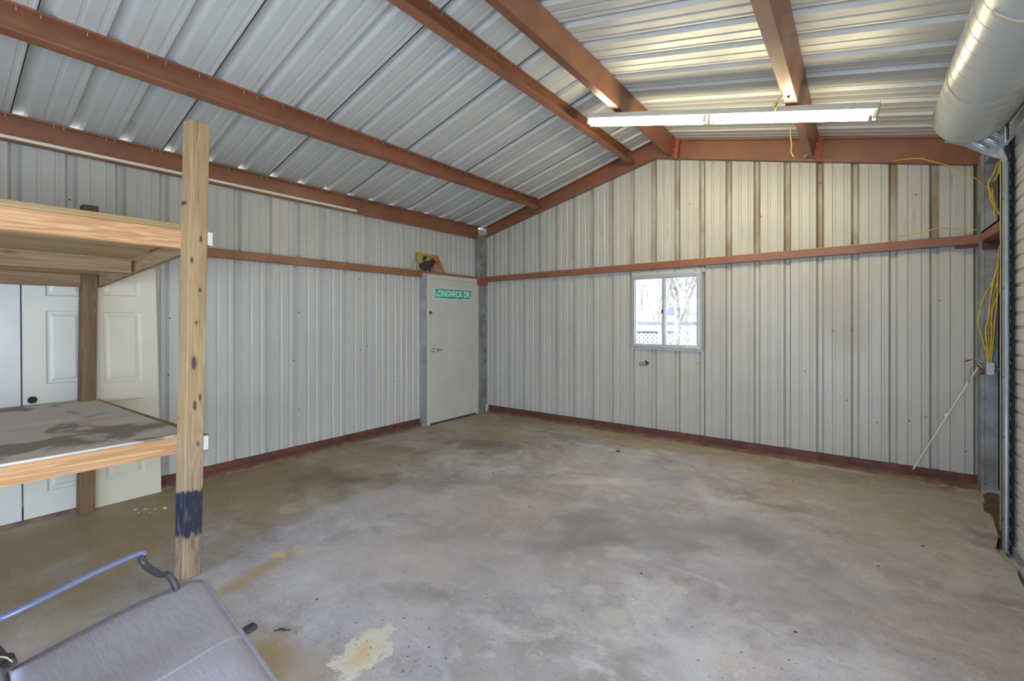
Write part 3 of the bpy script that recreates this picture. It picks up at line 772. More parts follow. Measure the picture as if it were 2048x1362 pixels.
# ------------------------------------------------------------------ window
w = sroot('window_1', (-2.0, YB, WZ0))
def fr(name, x0, x1, z0, z1, y0, y1, m='alum', par=None): q = MB(); q.box((x0, y0, z0), (x1, y1, z1)); return obj(name, q, M[m], par or w, bevel=.002)
mb = MB()
for (a0, a1, b0, b1) in ((WX0, WX1, WZ0, WZ0+.035), (WX0, WX1, WZ1-.045, WZ1), (WX0, WX0+.038, WZ0+.035, WZ1-.045), (WX1-.045, WX1, WZ0+.035, WZ1-.045)): mb.box((a0, YB-.035, b0), (a1, YB+.045, b1))
frame = obj('window_frame', mb, M['alum'], w, bevel=.003)
fr('mullion', -2.037, -2.002, WZ0+.03, WZ1-.04, YB-.030, YB+.03)
mb = MB()
for (a0, a1) in ((WX0+.038, -2.037), (-2.002, WX1-.045)):
    for q in ((a0, a1, WZ0+.035, WZ0+.047), (a0, a1, WZ1-.056, WZ1-.045), (a0, a0+.010, WZ0+.047, WZ1-.056), (a1-.010, a1, WZ0+.047, WZ1-.056)): mb.box((q[0], YB-.012, q[2]), (q[1], YB+.012, q[3]))
obj('sash', mb, M['alum'], w)
for (a0, a1) in ((WX0+.046, -2.045), (-1.994, WX1-.053)):
    q = MB(); q.box((a0, YB+.0, WZ0+.045), (a1, YB+.004, WZ1-.054)); obj('pane', q, M['glass'], w)
mb = MB(); mb.box((-2.045, YB-.046, 1.62), (-2.026, YB-.030, 1.67)); obj('latch', mb, M['dark'], w)
mb = MB(); mb.box((WX0-.01, YB-.022, WZ0-.028), (WX1+.02, YB-.002, WZ0+.002)); fl1 = obj('flashing', mb, M['panel'], w)
for x in (-2.40, -2.03, -1.62): screw(fl1, (x, YB-.022, WZ0-.012), (0, -1, 0), .006, .003, 'dark')
mb = MB(); mb.box((WX0-.01, YB-.020, WZ1-.002), (WX1+.05, YB-.002, WZ1+.050)); fl2 = obj('flashing', mb, M['panel'], w)
for x in (-2.36, -2.1, -1.88, -1.62, -1.55): screw(fl2, (x, YB-.020, WZ1+.022), (0, -1, 0), .007, .003, 'dark')
mb = MB(); mb.box((WX1, YB-.016, WZ0), (WX1+.014, YB-.002, WZ1)); obj('flashing', mb, M['panel'], w)
# small wall bracket under the window, strip of tape beside it
mb = MB(); mb.obox((-2.245, YB-.012, .975), (.022, 0, -.016), (0, .010, 0), (.004, 0, .006)); mb.obox((-2.25, YB-.014, .955), (.006, 0, .022), (0, .010, 0), (.006, 0, 0))
tag(obj('wall_hook', mb, M['dark']), 'small black hook on the back wall below the window', 'hook')
mb = MB(); mb.box((-2.36, YB-.003, .925), (-2.27, YB-.001, .975))
tag(obj('tape_strip', mb, M['galv_dirty']), 'grey strip of tape on the back wall left of the small hook', 'tape')
# screws through the wall sheets
for (x, z) in ((-4.82, 1.45), (-4.47, 1.10), (-3.36, 1.30), (-3.62, 1.02), (-2.46, 1.03), (-1.60, 1.00), (-.47, .98), (-.22, 1.42), (-.06, 1.43), (.40, .55), (.52, .60), (.80, .32), (-.10, .70), (-.9, 2.72), (-1.7, 2.98), (-2.9, 2.75), (-.33, 3.0), (.45, 2.75), (.62, 1.72), (-3.0, 3.05), (.15, .50)):
    screw(wall_back, (x, YB-.001, z), (0, -1, 0), .0065, .003, 'dark')
for (y, z) in ((1.46, 1.55), (1.45, 1.03), (2.66, 1.62), (2.60, 1.08), (2.66, .52), (3.44, 2.05), (3.45, 1.15), (3.55, 1.2), (4.30, 1.98), (4.30, 1.15), (3.98, .70), (.80, 2.5), (1.52, .32), (4.35, 2.38)):
    screw(wall_left, (XL+.001, y, z), (1, 0, 0), .0065, .003, 'dark')

# ------------------------------------------------------------------ fluorescent strip light
lf = root('strip_light', 'long fluorescent strip light hanging under the purlins, switched on', 'light fixture', (-1.07, 4.24, 3.4))
LA, LB = Vector((-2.262, 4.24, 3.605)), Vector((.112, 4.24, 3.055)); ld = (LB-LA).normalized(); lu = Vector((-ld.z, 0, ld.x)).normalized()
if lu.z < 0: lu = -lu
mb = MB(); mb.sweep([(-.065, .010), (.065, .010), (.055, .060), (-.055, .060)], LA, LB, (0, 1, 0), lu)
hs = obj('housing', mb, M['fixture'], lf, bevel=.003)
Lm = (LA+LB)/2; half = (LB-LA).length/2
for s_ in (0, 1):
    a_ = LA+ld*(.035+s_*half); b_ = LA+ld*(half*(1+s_)-.035)
    for yy in (-.036, .036):
        q = MB(); off = Vector((0, yy, 0))-lu*.022; q.tube([a_+off+ld*.015, b_+off-ld*.015], .019, 12); obj('tube', q, M['lamp'], lf)
for t_ in (.012, half-.02, half+.02, 2*half-.012):
    for yy in (-.036, .036):
        q = MB(); q.obox(LA+ld*t_+Vector((0, yy, 0))-lu*.016, ld*.010, (0, .014, 0), lu*.028)
        obj('lamp_holder', q, M['fixture'], lf, bevel=.002)
q = MB(); q.obox(LA+ld*(2*half+.002)-lu*(-.01), ld*.002, (0, .07, 0), lu*.055); obj('end_plate', q, M['fixture'], lf)
q = MB(); q.obox(LA+ld*(2*half-.19)+Vector((0, -.067, 0))+lu*.03, ld*.022, (0, .0012, 0), lu*.012); obj('label_sticker', q, M['tape'], lf)

# loose wiring by the light
def wire(name, pts, r, m, label, k=6, cat='wire', grp=None):
    q = MB(); q.tube(smooth_path(pts, k), r, 6); return tag(obj(name, q, M[m]), label, cat, grp)
wire('hanging_wire', [(-.500, 4.0, 3.42), (-.491, 4.0, 3.372), (-.464, 4.0, 3.317), (-.471, 4.0, 3.255), (-.518, 4.0, 3.214), (-.530, 4.03, 3.17), (-.535, 4.12, 3.18)], .006, 'yellow2', 'yellow wire curling down onto the top of the strip light')
wire('hanging_wire', [(-.425, 4.02, 3.235), (-.455, 4.03, 3.262), (-.49, 4.04, 3.255), (-.522, 4.06, 3.215), (-.540, 4.12, 3.19)], .006, 'blackwire', 'short black wire looping onto the top of the strip light')
wire('hanging_wire', [(-.515, 5.2, 3.47), (-.543, 5.2, 3.404), (-.534, 5.2, 3.263), (-.539, 5.2, 3.20), (-.515, 5.2, 3.14)], .006, 'yellow2', 'yellow wire dangling below the strip light in front of the rafter')
wire('cable_loop', [(-.46, 5.55, 3.30), (-.44, 5.55, 3.285), (-.435, 5.55, 3.25), (-.46, 5.55, 3.235)], .005, 'yellow2', 'small yellow wire loop at the foot of the right slope purlin')

# ------------------------------------------------------------------ roll-up door on the right
rd = root('rollup_door', 'corrugated beige roll up door curtain on the right wall', 'door', (.84, 2.9, 0))
pit_ = .0927; prof = []
z = .02
while z < 2.86:
    prof += [(0, z), (.001, z+.030), (.0, z+.060), (.010, z+.068), (.010, z+.082), (0, z+pit_-.003)]; z += pit_
mb = MB(); sheet_v = []
cy0, cy1 = 1.25, 4.52
vs_ = []; fs = []
for x_, z_ in prof: vs_ += [(.838+x_, cy0, z_), (.838+x_, cy1, z_)]
for i in range(len(prof)-1): fs.append((2*i, 2*i+2, 2*i+3, 2*i+1))
mb.add(vs_, fs); obj('curtain', mb, M['curtain'], rd, solid=.0015)
q = MB(); q.box((.828, cy0, -.034), (.8235, 4.37, .045)); obj('bottom_bar', q, M['galv'], rd, bevel=.003)
q = MB(); q.box((.790, 3.93, -.033), (.830, 4.06, .012)); q.cyl((.81, 3.95, .012), (.81, 4.04, .012), .02, 10); obj('slide_bolt', q, M['galv'], rd, bevel=.004)
# faint tan line stamped along each slat
q = MB()
for k in range(0, 30):
    zz = .02+k*pit_+.023
    q.box((.8368, cy0, zz), (.8378, cy1-.02, zz+.0016))
obj('slat_line', q, M['tape'], rd)
# white edge clips on the curtain end
for k in range(29):
    zz = .02+k*pit_+.023; q = MB(); hx = [(-.018, -.026), (-.030, -.013), (-.030, .013), (-.018, .026), (.010, .026), (.010, -.026)]
    q.add([(.8195, 4.405+a, zz+b) for a, b in hx]+[(.8245, 4.405+a, zz+b) for a, b in hx], [(0, 1, 2, 3, 4, 5), (11, 10, 9, 8, 7, 6)]+[(i_, (i_+1) % 6, 6+(i_+1) % 6, 6+i_) for i_ in range(6)])
    ec = obj('edge_clip', q, M['black'], rd)
    q = MB(); q.tube([(.818, 4.405+a*.72, zz+b*.72) for a, b in hx[:5]], .0022, 5); obj('clip_rim', q, M['galv_bright'], ec)
q = MB(); q.box((.8235, 4.372, -.034), (.834, 4.66, 2.75)); obj('weather_seal', q, M['black'], rd)
# track
tr = root('door_track', 'galvanised vertical track of the roll up door', 'track', (.80, 4.42, 0))
q = MB(); q.sweep([(0, 0), (.012, 0), (.012, .004), (.004, .004), (.004, .080), (0, .080)], (.785, 4.33, -.01), (.785, 4.33, 2.60), (1, 0, 0), (0, 1, 0))
q.box((.785, 4.404, -.01), (.816, 4.410, 2.60))
obj('channel', q, M['galv'], tr, bevel=.0015)
q = MB(); q.sweep([(0, 0), (.014, 0), (.014, .08), (0, .08)], (.785, 4.33, 2.60), (.765, 4.34, 2.685), (1, 0, 0), (0, 1, 0)); obj('track_guide', q, M['galv_bright'], tr, bevel=.004)
q = MB(); q.obox((.812, 4.38, 2.735), (.024, 0, .036), (0, .045, 0), (-.008, 0, .005)); obj('guide_flap', q, M['galv'], tr, bevel=.003)
q = MB(); q.box((.786, 4.325, .0), (.792, 4.330, .90)); obj('rub_strip', q, M['galv_bright'], tr)
for z in (.2, .75, 1.15, 1.75, 2.35): screw(tr, (.785, 4.37, z), (-1, 0, 0), .006, .003, 'dark')
q = MB(); q.box((.842, 4.665, -.034), (.975, 4.80, 2.92))
tag(obj('door_jamb', q, simple('cream jamb steel', (.56, .55, .46), .45, .2, .08, 6), bevel=.003), 'cream steel jamb between the roll up door track and the corner column', 'jamb')
q = MB(); q.box((.981, 5.40, .04), (.986, 5.615, 2.20)); struct(obj('gap_shade', q, M['dark']))  # dark sheet painting the shade in the gap beside the corner column
# barrel
BX, BZ, BR = .620, 2.945, .203
br_ = root('door_barrel', 'large silver spiral seamed barrel of the roll up door', 'barrel', (BX, 2.8, BZ-BR))
q = MB(); ya, yb = 1.20, 4.30; ns = 48
seg = 64; rings = []
def ringat(y, r): return [(BX+r*math.cos(2*math.pi*k/seg), y, BZ+r*math.sin(2*math.pi*k/seg)) for k in range(seg)]
q.add(ringat(ya, BR)+ringat(yb, BR), [(k, (k+1) % seg, seg+(k+1) % seg, seg+k) for k in range(seg)], True)
q.add(ringat(yb, BR), [tuple(range(seg))]); q.add(ringat(ya, BR), [tuple(range(seg))[::-1]])
obj('drum', q, M['barrel'], br_)
q = MB(); pts = []
turns = int((yb-ya)/.13); N = turns*40
for i in range(N+1):
    t = i/40*2*math.pi; pts.append((BX+(BR-.0005)*math.cos(-t), ya+.02+.13*i/40, BZ+(BR-.0005)*math.sin(-t)))
q.tube(pts, .0022, 5); obj('spiral_seam', q, simple('seam steel', (.40, .44, .43), .4, .1, .04, 5), br_)
def tapearc(y, a0, a1, w=.022, slope=0):
    q = MB(); n_ = 16; vs_ = []
    for i in range(n_+1):
        a_ = math.radians(a0+(a1-a0)*i/n_)
        for r in (BR+.0005, BR+.0045):
            for dy in (-w/2, w/2): vs_.append((BX+r*math.cos(a_), y+dy+slope*i/n_, BZ+r*math.sin(a_)))
    fs = []
    for i in range(n_):
        b0 = i*4; b1 = b0+4
        fs += [(b0, b0+1, b1+1, b1), (b0+2, b1+2, b1+3, b0+3), (b0, b1, b1+2, b0+2), (b0+1, b0+3, b1+3, b1+1)]
    fs += [(0, 2, 3, 1), (n_*4, n_*4+1, n_*4+3, n_*4+2)]
    q.add(vs_, fs, True); return obj('tape_strip', q, M['tape'], br_)
tapearc(3.60, 170, 250, .020, .03); tapearc(2.70, 215, 262, .030, .02)
# end bracket with pressed ribs
bk = root('barrel_bracket', 'galvanised bracket plate with pressed ribs holding the barrel end', 'bracket', (.7, 4.43, 2.6))
q = MB(); poly = [(.50, 2.81), (.606, 2.757), (.687, 2.692), (.75, 2.648), (.785, 2.632), (.80, 2.70), (.80, 2.80), (.80, 3.02), (.50, 3.02)]
n = len(poly); q.add([(x, 4.425, z) for x, z in poly]+[(x, 4.431, z) for x, z in poly], [tuple(range(n)), tuple(range(n, 2*n))[::-1]]+[(i, n+i, n+(i+1) % n, (i+1) % n) for i in range(n)])
pb = obj('plate', q, M['galv_bright'], bk)
for a_, b_ in (((.640, 2.786), (.722, 2.710)), ((.672, 2.818), (.772, 2.737)), ((.700, 2.854), (.780, 2.790))):
    a_ = Vector((a_[0], 4.422, a_[1])); b_ = Vector((b_[0], 4.422, b_[1]))
    q = MB(); q.tube([a_, a_+(b_-a_)*.06, b_-(b_-a_)*.06, b_], [.004, .014, .014, .004], 10); obj('pressed_rib', q, M['galv_bright'], bk)
q = MB(); q.cyl((.757, 4.426, 2.672), (.757, 4.412, 2.672), .011, 8); obj('bolt', q, M['galv'], bk)
wire('black_cable', [(.765, 4.3, 2.98), (.792, 4.36, 2.90), (.803, 4.37, 2.82), (.808, 4.39, 2.74), (.812, 4.40, 2.70)], .007, 'blackwire', 'short black cable running down behind the barrel bracket', cat='cable')

# ------------------------------------------------------------------ yellow wiring on the right
wire('yellow_cable', [(-4.90, 5.78, 2.257), (-4.689, 5.76, 2.257), (-3.725, 5.76, 2.262), (-2.7, 5.77, 2.272), (-1.439, 5.77, 2.285), (-.6, 5.77, 2.292), (-.10, 5.76, 2.300), (.172, 5.755, 2.300), (.268, 5.75, 2.318), (.325, 5.745, 2.345), (.400, 5.74, 2.357), (.509, 5.74, 2.369), (.590, 5.74, 2.393), (.717, 5.74, 2.378), (.865, 5.74, 2.346)], .0048, 'yellow2', 'thin yellow cable lying along the back wall girt', cat='cable')
wire('yellow_cable', [(.28, 5.715, 3.082), (.350, 5.69, 3.076), (.466, 5.66, 3.052), (.537, 5.655, 3.014), (.674, 5.64, 2.931), (.789, 5.62, 2.837), (.854, 5.60, 2.758), (.886, 5.60, 2.712), (.917, 5.60, 2.680), (.939, 5.60, 2.633)], .0048, 'yellow', 'yellow cable sagging from the right rafter to the corner column', cat='cable')
up = [(.975, 5.60, 2.933), (.963, 5.60, 2.810), (.941, 5.60, 2.728), (.935, 5.60, 2.642), (.935, 5.60, 2.577), (.953, 5.60, 2.496), (.975, 5.60, 2.433), (.985, 5.56, 2.34)]
for k in range(4):
    off = [(0, 0), (.012, -.008), (-.012, -.012), (.004, -.020)][k]; w_ = [1, .4, 1.5, -.3][k]
    pts = [(x+off[0]+(.012*w_*math.sin(i*1.4+k)), y-.0+off[1], z) for i, (x, y, z) in enumerate(up)]
    wire('yellow_cable', pts, .006, 'yellow' if k % 2 else 'yellow2', 'yellow cable bundled on the right column above the girt, '+['passing behind the brown clamp', 'bulging towards the door', 'bulging towards the room', 'nearest to the camera'][k], cat='cable')
q = MB(); q.obox((.945, 5.575, 2.70), (.016, 0, .01), (0, .010, 0), (-.01, 0, .03)); tag(obj('cable_clamp', q, M['sill']), 'brown clamp gripping the yellow cables near the column top', 'clamp')
lows = [[(.993, 5.58, 2.18), (.990, 5.58, 2.116), (.938, 5.58, 1.882), (.876, 5.58, 1.710), (.845, 5.58, 1.513), (.867, 5.58, 1.403), (.898, 5.585, 1.238), (.906, 5.59, 1.170)],
 [(.990, 5.57, 2.18), (.985, 5.57, 2.103), (.953, 5.57, 1.946), (.923, 5.57, 1.752), (.907, 5.57, 1.535), (.892, 5.57, 1.447), (.904, 5.58, 1.273), (.912, 5.585, 1.168)],
 [(.985, 5.585, 2.18), (.982, 5.585, 2.051), (.968, 5.585, 1.880), (.938, 5.585, 1.708), (.923, 5.585, 1.535), (.910, 5.585, 1.426), (.916, 5.587, 1.273), (.920, 5.59, 1.168)],
 [(.975, 5.56, 2.18), (.968, 5.56, 2.085), (.960, 5.56, 1.708), (.947, 5.565, 1.535), (.937, 5.575, 1.317), (.926, 5.582, 1.168)],
 [(.999, 5.575, 2.18), (.992, 5.575, 2.0), (.975, 5.57, 1.80), (.932, 5.565, 1.62), (.928, 5.57, 1.45), (.925, 5.58, 1.28), (.916, 5.588, 1.168)]]
for k, pts in enumerate(lows):
    wire('yellow_cable', [(min(x, .985), y, z) for x, y, z in pts], .0062, 'yellow' if k != 1 else 'yellow2', 'yellow cable hanging above the junction box, '+['bowing out furthest to the left', 'second from the left of the bundle', 'in the middle of the bundle', 'second from the right of the bundle', 'rightmost of the bundle'][k], cat='cable')
jb = root('junction_box', 'open metal junction box with loose wires on the right column', 'electrical box', (.915, 5.59, 1.06))
q = MB()
for lo, hi in (((.890, 5.545, 1.060), (.894, 5.612, 1.168)), ((.938, 5.545, 1.060), (.942, 5.612, 1.168)), ((.894, 5.545, 1.060), (.938, 5.612, 1.064)), ((.894, 5.545, 1.164), (.938, 5.612, 1.168)), ((.894, 5.545, 1.064), (.938, 5.549, 1.164))): q.box(lo, hi)
obj('box', q, M['galv_bright'], jb, bevel=.001)
q = MB(); q.cyl((.942, 5.585, 1.112), (1.0, 5.585, 1.112), .013, 10); q.cyl((.942, 5.585, 1.112), (.955, 5.585, 1.112), .018, 8); obj('conduit', q, M['galv_dirty'], jb)
for k, (m_, pts) in enumerate([('beigewire', [(.892, 5.56, 1.10), (.868, 5.53, 1.14), (.850, 5.52, 1.17), (.815, 5.50, 1.20), (.775, 5.50, 1.185)]),
    ('white_wire', [(.892, 5.56, 1.12), (.872, 5.53, 1.15), (.845, 5.52, 1.185), (.815, 5.51, 1.195)]),
    ('beigewire', [(.892, 5.56, 1.14), (.862, 5.52, 1.16), (.83, 5.51, 1.15), (.80, 5.50, 1.135), (.785, 5.50, 1.08), (.775, 5.51, .98)]),
    ('blackwire', [(.892, 5.56, 1.09), (.865, 5.52, 1.10), (.845, 5.51, 1.125), (.825, 5.52, 1.16)]),
    ('redcap', [(.892, 5.56, 1.08), (.870, 5.52, 1.07), (.850, 5.51, 1.085), (.845, 5.52, 1.11)]),
    ('beigewire', [(.892, 5.56, 1.11), (.858, 5.50, 1.12), (.84, 5.50, 1.15), (.85, 5.51, 1.18)])]):
    q = MB(); q.tube(smooth_path(pts), .0045, 6); obj('loose_wire', q, M[m_], jb)
q = MB(); q.tube([(.782, 5.50, 1.186), (.745, 5.50, 1.170)], [.009, .006], 8); obj('wire_nut', q, M['redcap'], jb)
q = MB(); q.tube([(.873, 5.53, 1.075), (.848, 5.52, 1.068)], [.011, .008], 8); obj('wire_nut', q, M['redcap'], jb)
q = MB(); q.tube([(.842, 5.56, 1.118), (.425, 5.745, .105)], .0068, 8)
rod = tag(obj('white_rod', q, M['white_wire']), 'thin white rod leaning diagonally on the back wall near the right corner', 'rod')
q = MB(); q.obox((.648, 5.648, .665), (.014, 0, .006), (0, .008, 0), (-.004, 0, .012)); obj('knot', q, M['cream'], rod)

# ------------------------------------------------------------------ wooden rack
rk = root('storage_rack', 'rough timber storage rack with two plywood shelves on the left', 'rack', (-4.1, .3, 0))
def post(name, a, top, m, dy=0.0, zt=2.72, dx=0.0):
    q = MB(); q.hexa([(x, y, 0) for x, y in a], [(x+dx, y+dy, zt) for x, y in a])
    return obj(name, q, M[m], rk, bevel=.006)
post('front_post', [(-3.29, .960), (-3.202, .978), (-3.202, 1.074), (-3.29, 1.056)], None, 'post', .045, 2.735)
post('rear_post', [(-5.02, .822), (-4.932, .830), (-4.932, .920), (-5.02, .912)], None, 'post_rear', .022, 2.45)
post('front_post', [(-3.29, -1.40), (-3.20, -1.40), (-3.20, -1.31), (-3.29, -1.31)], None, 'post', 0, 2.735)
post('rear_post', [(-5.02, -1.40), (-4.93, -1.40), (-4.93, -1.31), (-5.02, -1.31)], None, 'post_rear', 0, 2.45)
def zu(x): return 2.080+(x+3.29)*(.180/1.66)      # underside of the upper plywood
def zl(x): return .836+(x+3.29)*(-.042/1.64)      # underside of the lower plywood
def board(name, x0, x1, y0, y1, zf, d0, d1, m, y0b=None, y1b=None, bev=.003):
    """slab between x0..x1 whose top/bottom follow zf(x)+d ; y at x1 may differ"""
    y0b = y0 if y0b is None else y0b; y1b = y1 if y1b is None else y1b
    q = MB(); q.hexa([(x0, y0, zf(x0)+d0), (x1, y0b, zf(x1)+d0), (x1, y1b, zf(x1)+d0), (x0, y1, zf(x0)+d0)],
                     [(x0, y0, zf(x0)+d1), (x1, y0b, zf(x1)+d1), (x1, y1b, zf(x1)+d1), (x0, y1, zf(x0)+d1)])
    return obj(name, q, M[m], rk, bevel=bev)
board('plywood_shelf', -5.02, -3.288, -1.40, .93, zu, .001, .034, 'ply_up', None, 1.06)
board('front_beam', -3.328, -3.290, -1.40, 1.0, zu, -.112, .0, 'beam_y')
board('middle_joist', -4.27, -4.232, -1.40, .985, zu, -.105, .0, 'joist_y')
board('rear_beam', -5.02, -4.985, -1.40, .86, zu, -.095, .0, 'joist_y')
board('end_board', -5.03, -3.2, .935, .973, zu, -.092, .0, 'board_x', 1.100, 1.136)
board('plywood_shelf', -5.02, -3.288, -1.40, .93, zl, .001, .014, 'ply_low', None, 1.045, .002)
board('front_beam', -3.328, -3.290, -1.40, .985, zl, -.100, .0, 'beam_y')
board('middle_joist', -4.27, -4.232, -1.40, .95, zl, -.095, .0, 'joist_y')
board('rear_beam', -5.02, -4.985, -1.40, .86, zl, -.095, .0, 'joist_y')
board('end_board', -5.03, -3.2, .925, .962, zl, -.095, .004, 'board_x', 1.078, 1.114)
q = MB(); q.box((-3.1995, 1.105, 1.990), (-3.1985, 1.131, 2.070)); obj('lumber_tag', q, M['label_white'], rk)
q = MB(); q.box((-3.1995, 1.083, .748), (-3.1985, 1.109, .830)); obj('lumber_tag', q, M['label_white'], rk)
for (x, y, z) in ((-3.289, .985, 2.105), (-3.289, .985, .83), (-3.288, .962, .752)): screw(rk, (x, y, z), (0, -1, 0), .006, .006)

# ------------------------------------------------------------------ loose doors leaning on the left wall
def panel_door(y0, y1, z1, xb, xt, cols, rows, thick=.022, lean_y=0.0, hole=None, label='', m='gloss_white'):
    """moulded door; front face towards +X, base at xb, top at xt"""
    o = root('panel_door', label, 'door', ((xb+xt)/2, (y0+y1)/2, 0))
    q = MB(); H = z1
    def P_(y, z, d=0):
        t = z/H; return (xb+(xt-xb)*t-d, y-lean_y*t, .001+z)
    ys = sorted(set([y0, y1]+[v for c_ in cols for v in c_])); zs = sorted(set([0, H]+[v for r_ in rows for v in r_]))
    for i in range(len(ys)-1):
        for j in range(len(zs)-1):
            a0, a1, b0, b1 = ys[i], ys[i+1], zs[j], zs[j+1]
            if (a0, a1) in cols and (b0, b1) in rows:
                lv = [(0, 0), (.010, .008), (.022, .009), (.045, .002)]
                for (i0, d0), (i1, d1) in zip(lv, lv[1:]):
                    o_ = [(a0+i0, b0+i0), (a1-i0, b0+i0), (a1-i0, b1-i0), (a0+i0, b1-i0)]; n_ = [(a0+i1, b0+i1), (a1-i1, b0+i1), (a1-i1, b1-i1), (a0+i1, b1-i1)]
                    q.add([P_(*p, d0) for p in o_]+[P_(*p, d1) for p in n_], [(k, (k+1) % 4, 4+(k+1) % 4, 4+k) for k in range(4)])
                i1, d1 = lv[-1]; q.add([P_(a0+i1, b0+i1, d1), P_(a1-i1, b0+i1, d1), P_(a1-i1, b1-i1, d1), P_(a0+i1, b1-i1, d1)], [(0, 1, 2, 3)])
            else: q.add([P_(a0, b0), P_(a1, b0), P_(a1, b1), P_(a0, b1)], [(0, 1, 2, 3)])
    q.add([P_(y0, 0), P_(y1, 0), P_(y1, H), P_(y0, H), P_(y0, 0, thick), P_(y1, 0, thick), P_(y1, H, thick), P_(y0, H, thick)], [(0, 4, 5, 1), (1, 5, 6, 2), (2, 6, 7, 3), (3, 7, 4, 0), (7, 6, 5, 4)])
    obj('slab', q, M[m], o)
    if hole:
        q = MB(); y, z, r = hole; c_ = Vector(P_(y, z)); q.cyl(c_+Vector((-.010, 0, 0)), c_+Vector((.002, 0, 0)), r, 24); obj('bore_hole', q, M['dark'], o)
    return o
panel_door(.905, 1.375, 1.985, -5.022, -5.046, [(1.012, 1.262)], [(.205, .860), (1.010, 1.600), (1.735, 1.90)], lean_y=.035, label='narrow cream panelled door leaning beside the timber rack, right of the rear post')
panel_door(.548, 1.28, 1.985, -5.072, -5.081, [(.672, .882), (.965, 1.175)], [(.205, .860), (1.035, 1.605), (1.72, 1.90)], lean_y=.012, hole=(.598, .925, .027), label='grey white panelled door with a round lock hole behind the timber rack', m='door_white')
panel_door(-.20, .537, 1.985, -5.070, -5.080, [(-.07, .13), (.215, .415)], [(.205, .860), (1.035, 1.605), (1.72, 1.90)], lean_y=.010, label='white panelled door cut off by the left edge of the photo', m='leaf_white')

# ------------------------------------------------------------------ sling loveseat in the foreground
lv_ = root('patio_loveseat', 'grey mesh sling patio loveseat with blue grey metal arm', 'patio seat', (-1.75, .45, 0))
FL, FR = Vector((-2.335, .788, .42)), Vector((-1.22, .668, .42))      # front corners
BL, BR_ = Vector((-2.306, .220, .362)), Vector((-1.22, .12, .362))
nu, nv = 24, 18; q = MB()
sec = [(-.0, 0)]
for j in range(nv+1):
    for i in range(nu+1):
        u, v = i/nu, j/nv
        a_ = BL.lerp(BR_, u); b_ = FL.lerp(FR, u); p = a_.lerp(b_, v)
        sag = -.018*math.sin(math.pi*u*2)**2*math.sin(math.pi*v)
        f = max(0, (v-.86)/.14); p.z += sag-.030*f*f; p.z += .012*math.sin(math.pi*min(1, v/.95))
        if u < .06: p.z -= .006*(1-u/.06)
        q.v.append(tuple(p))
for j in range(nv):
    for i in range(nu):
        k = j*(nu+1)+i; q.f.append((k, k+1, k+nu+2, k+nu+1)); q.sm.append(True)
obj('seat_sling', q, M['sling'], lv_, solid=.003)
fe = [Vector(q.v[nv*(nu+1)+i]) for i in range(nu+1)]
q2 = MB(); q2.tube([p+Vector((0, .004, -.006)) for p in fe], .011, 10); obj('front_rail', q2, M['piping'], lv_)
q2 = MB(); q2.tube([Vector(q.v[j*(nu+1)])+Vector((-.006, 0, -.010)) for j in range(nv+1)], .012, 8); obj('side_rail', q2, M['chair_frame'], lv_)
for (off, w_) in ((-.05, .0016),):
    q2 = MB(); q2.tube([Vector(q.v[nv*(nu+1)+i])+Vector((0, -.012, .0065)) for i in range(nu+1)], w_*.6, 4); obj('hem_stitch', q2, M['piping'], lv_)
for du in (-.004, .004):
    q2 = MB(); pts = []
    for j in range(nv+1): 
        a_ = Vector(q.v[j*(nu+1)+11]); b_ = Vector(q.v[j*(nu+1)+12]); pts.append(a_.lerp(b_, .6)+Vector((du+.02*math.sin(j/nv*3.1), 0, .0026)))
    q2.tube(pts, .0008, 4); obj('centre_stitch', q2, M['thread'], lv_)
# far arm: flat tube, curling down to the front of the seat frame
arm = [(-2.235, -.02, .55), (-2.200, .10, .585), (-2.165, .195, .605), (-2.186, .319, .621), (-2.230, .430, .625), (-2.272, .548, .622), (-2.277, .565, .612)]
q2 = MB(); q2.tube(smooth_path(arm, 6), .0155, 12, .7); obj('armrest', q2, M['chair_frame'], lv_)
curl = [(-2.272, .555, .612), (-2.252, .560, .590), (-2.258, .576, .560), (-2.268, .596, .535), (-2.285, .620, .505), (-2.305, .640, .490), (-2.318, .654, .480), (-2.305, .664, .462), (-2.292, .672, .440), (-2.285, .678, .415)]
q2 = MB(); q2.tube(smooth_path(curl, 5), .0125, 10, .75); obj('arm_support', q2, M['chair_dark'], lv_)
q2 = MB(); q2.tube([(-2.30, .66, .40), (-2.31, .62, .04)], .013, 10); obj('leg', q2, M['chair_dark'], lv_)
q2 = MB(); q2.tube([(-2.31, .20, .36), (-2.31, .24, .04)], .013, 10); obj('leg', q2, M['chair_dark'], lv_)
q2 = MB(); q2.tube([(-1.24, .60, .39), (-1.23, .58, .04)], .013, 10); obj('leg', q2, M['chair_dark'], lv_)
q2 = MB(); q2.tube([(-1.22, .14, .35), (-1.23, .18, .04)], .013, 10); obj('leg', q2, M['chair_dark'], lv_)
q2 = MB(); q2.tube([(-2.315, .05, .016), (-2.315, .74, .016)], .016, 10); q2.tube([(-1.23, .0, .016), (-1.23, .66, .016)], .016, 10); q2.tube([(-2.315, .22, .016), (-1.23, .14, .016)], .014, 8)
q2.tube([(-2.31, .24, .05), (-2.31, .24, .012)], .013, 8); obj('base_rails', q2, M['chair_dark'], lv_)
q2 = MB(); q2.obox((-1.985, .645, .272), (.018, .003, 0), (-.03, .222, 0), (0, 0, .010)); obj('glider_bar', q2, M['chair_dark'], lv_, bevel=.003)
q2 = MB(); q2.tube([(-2.31, .62, .27), (-1.23, .52, .27)], .012, 8); obj('stretcher', q2, M['chair_dark'], lv_)
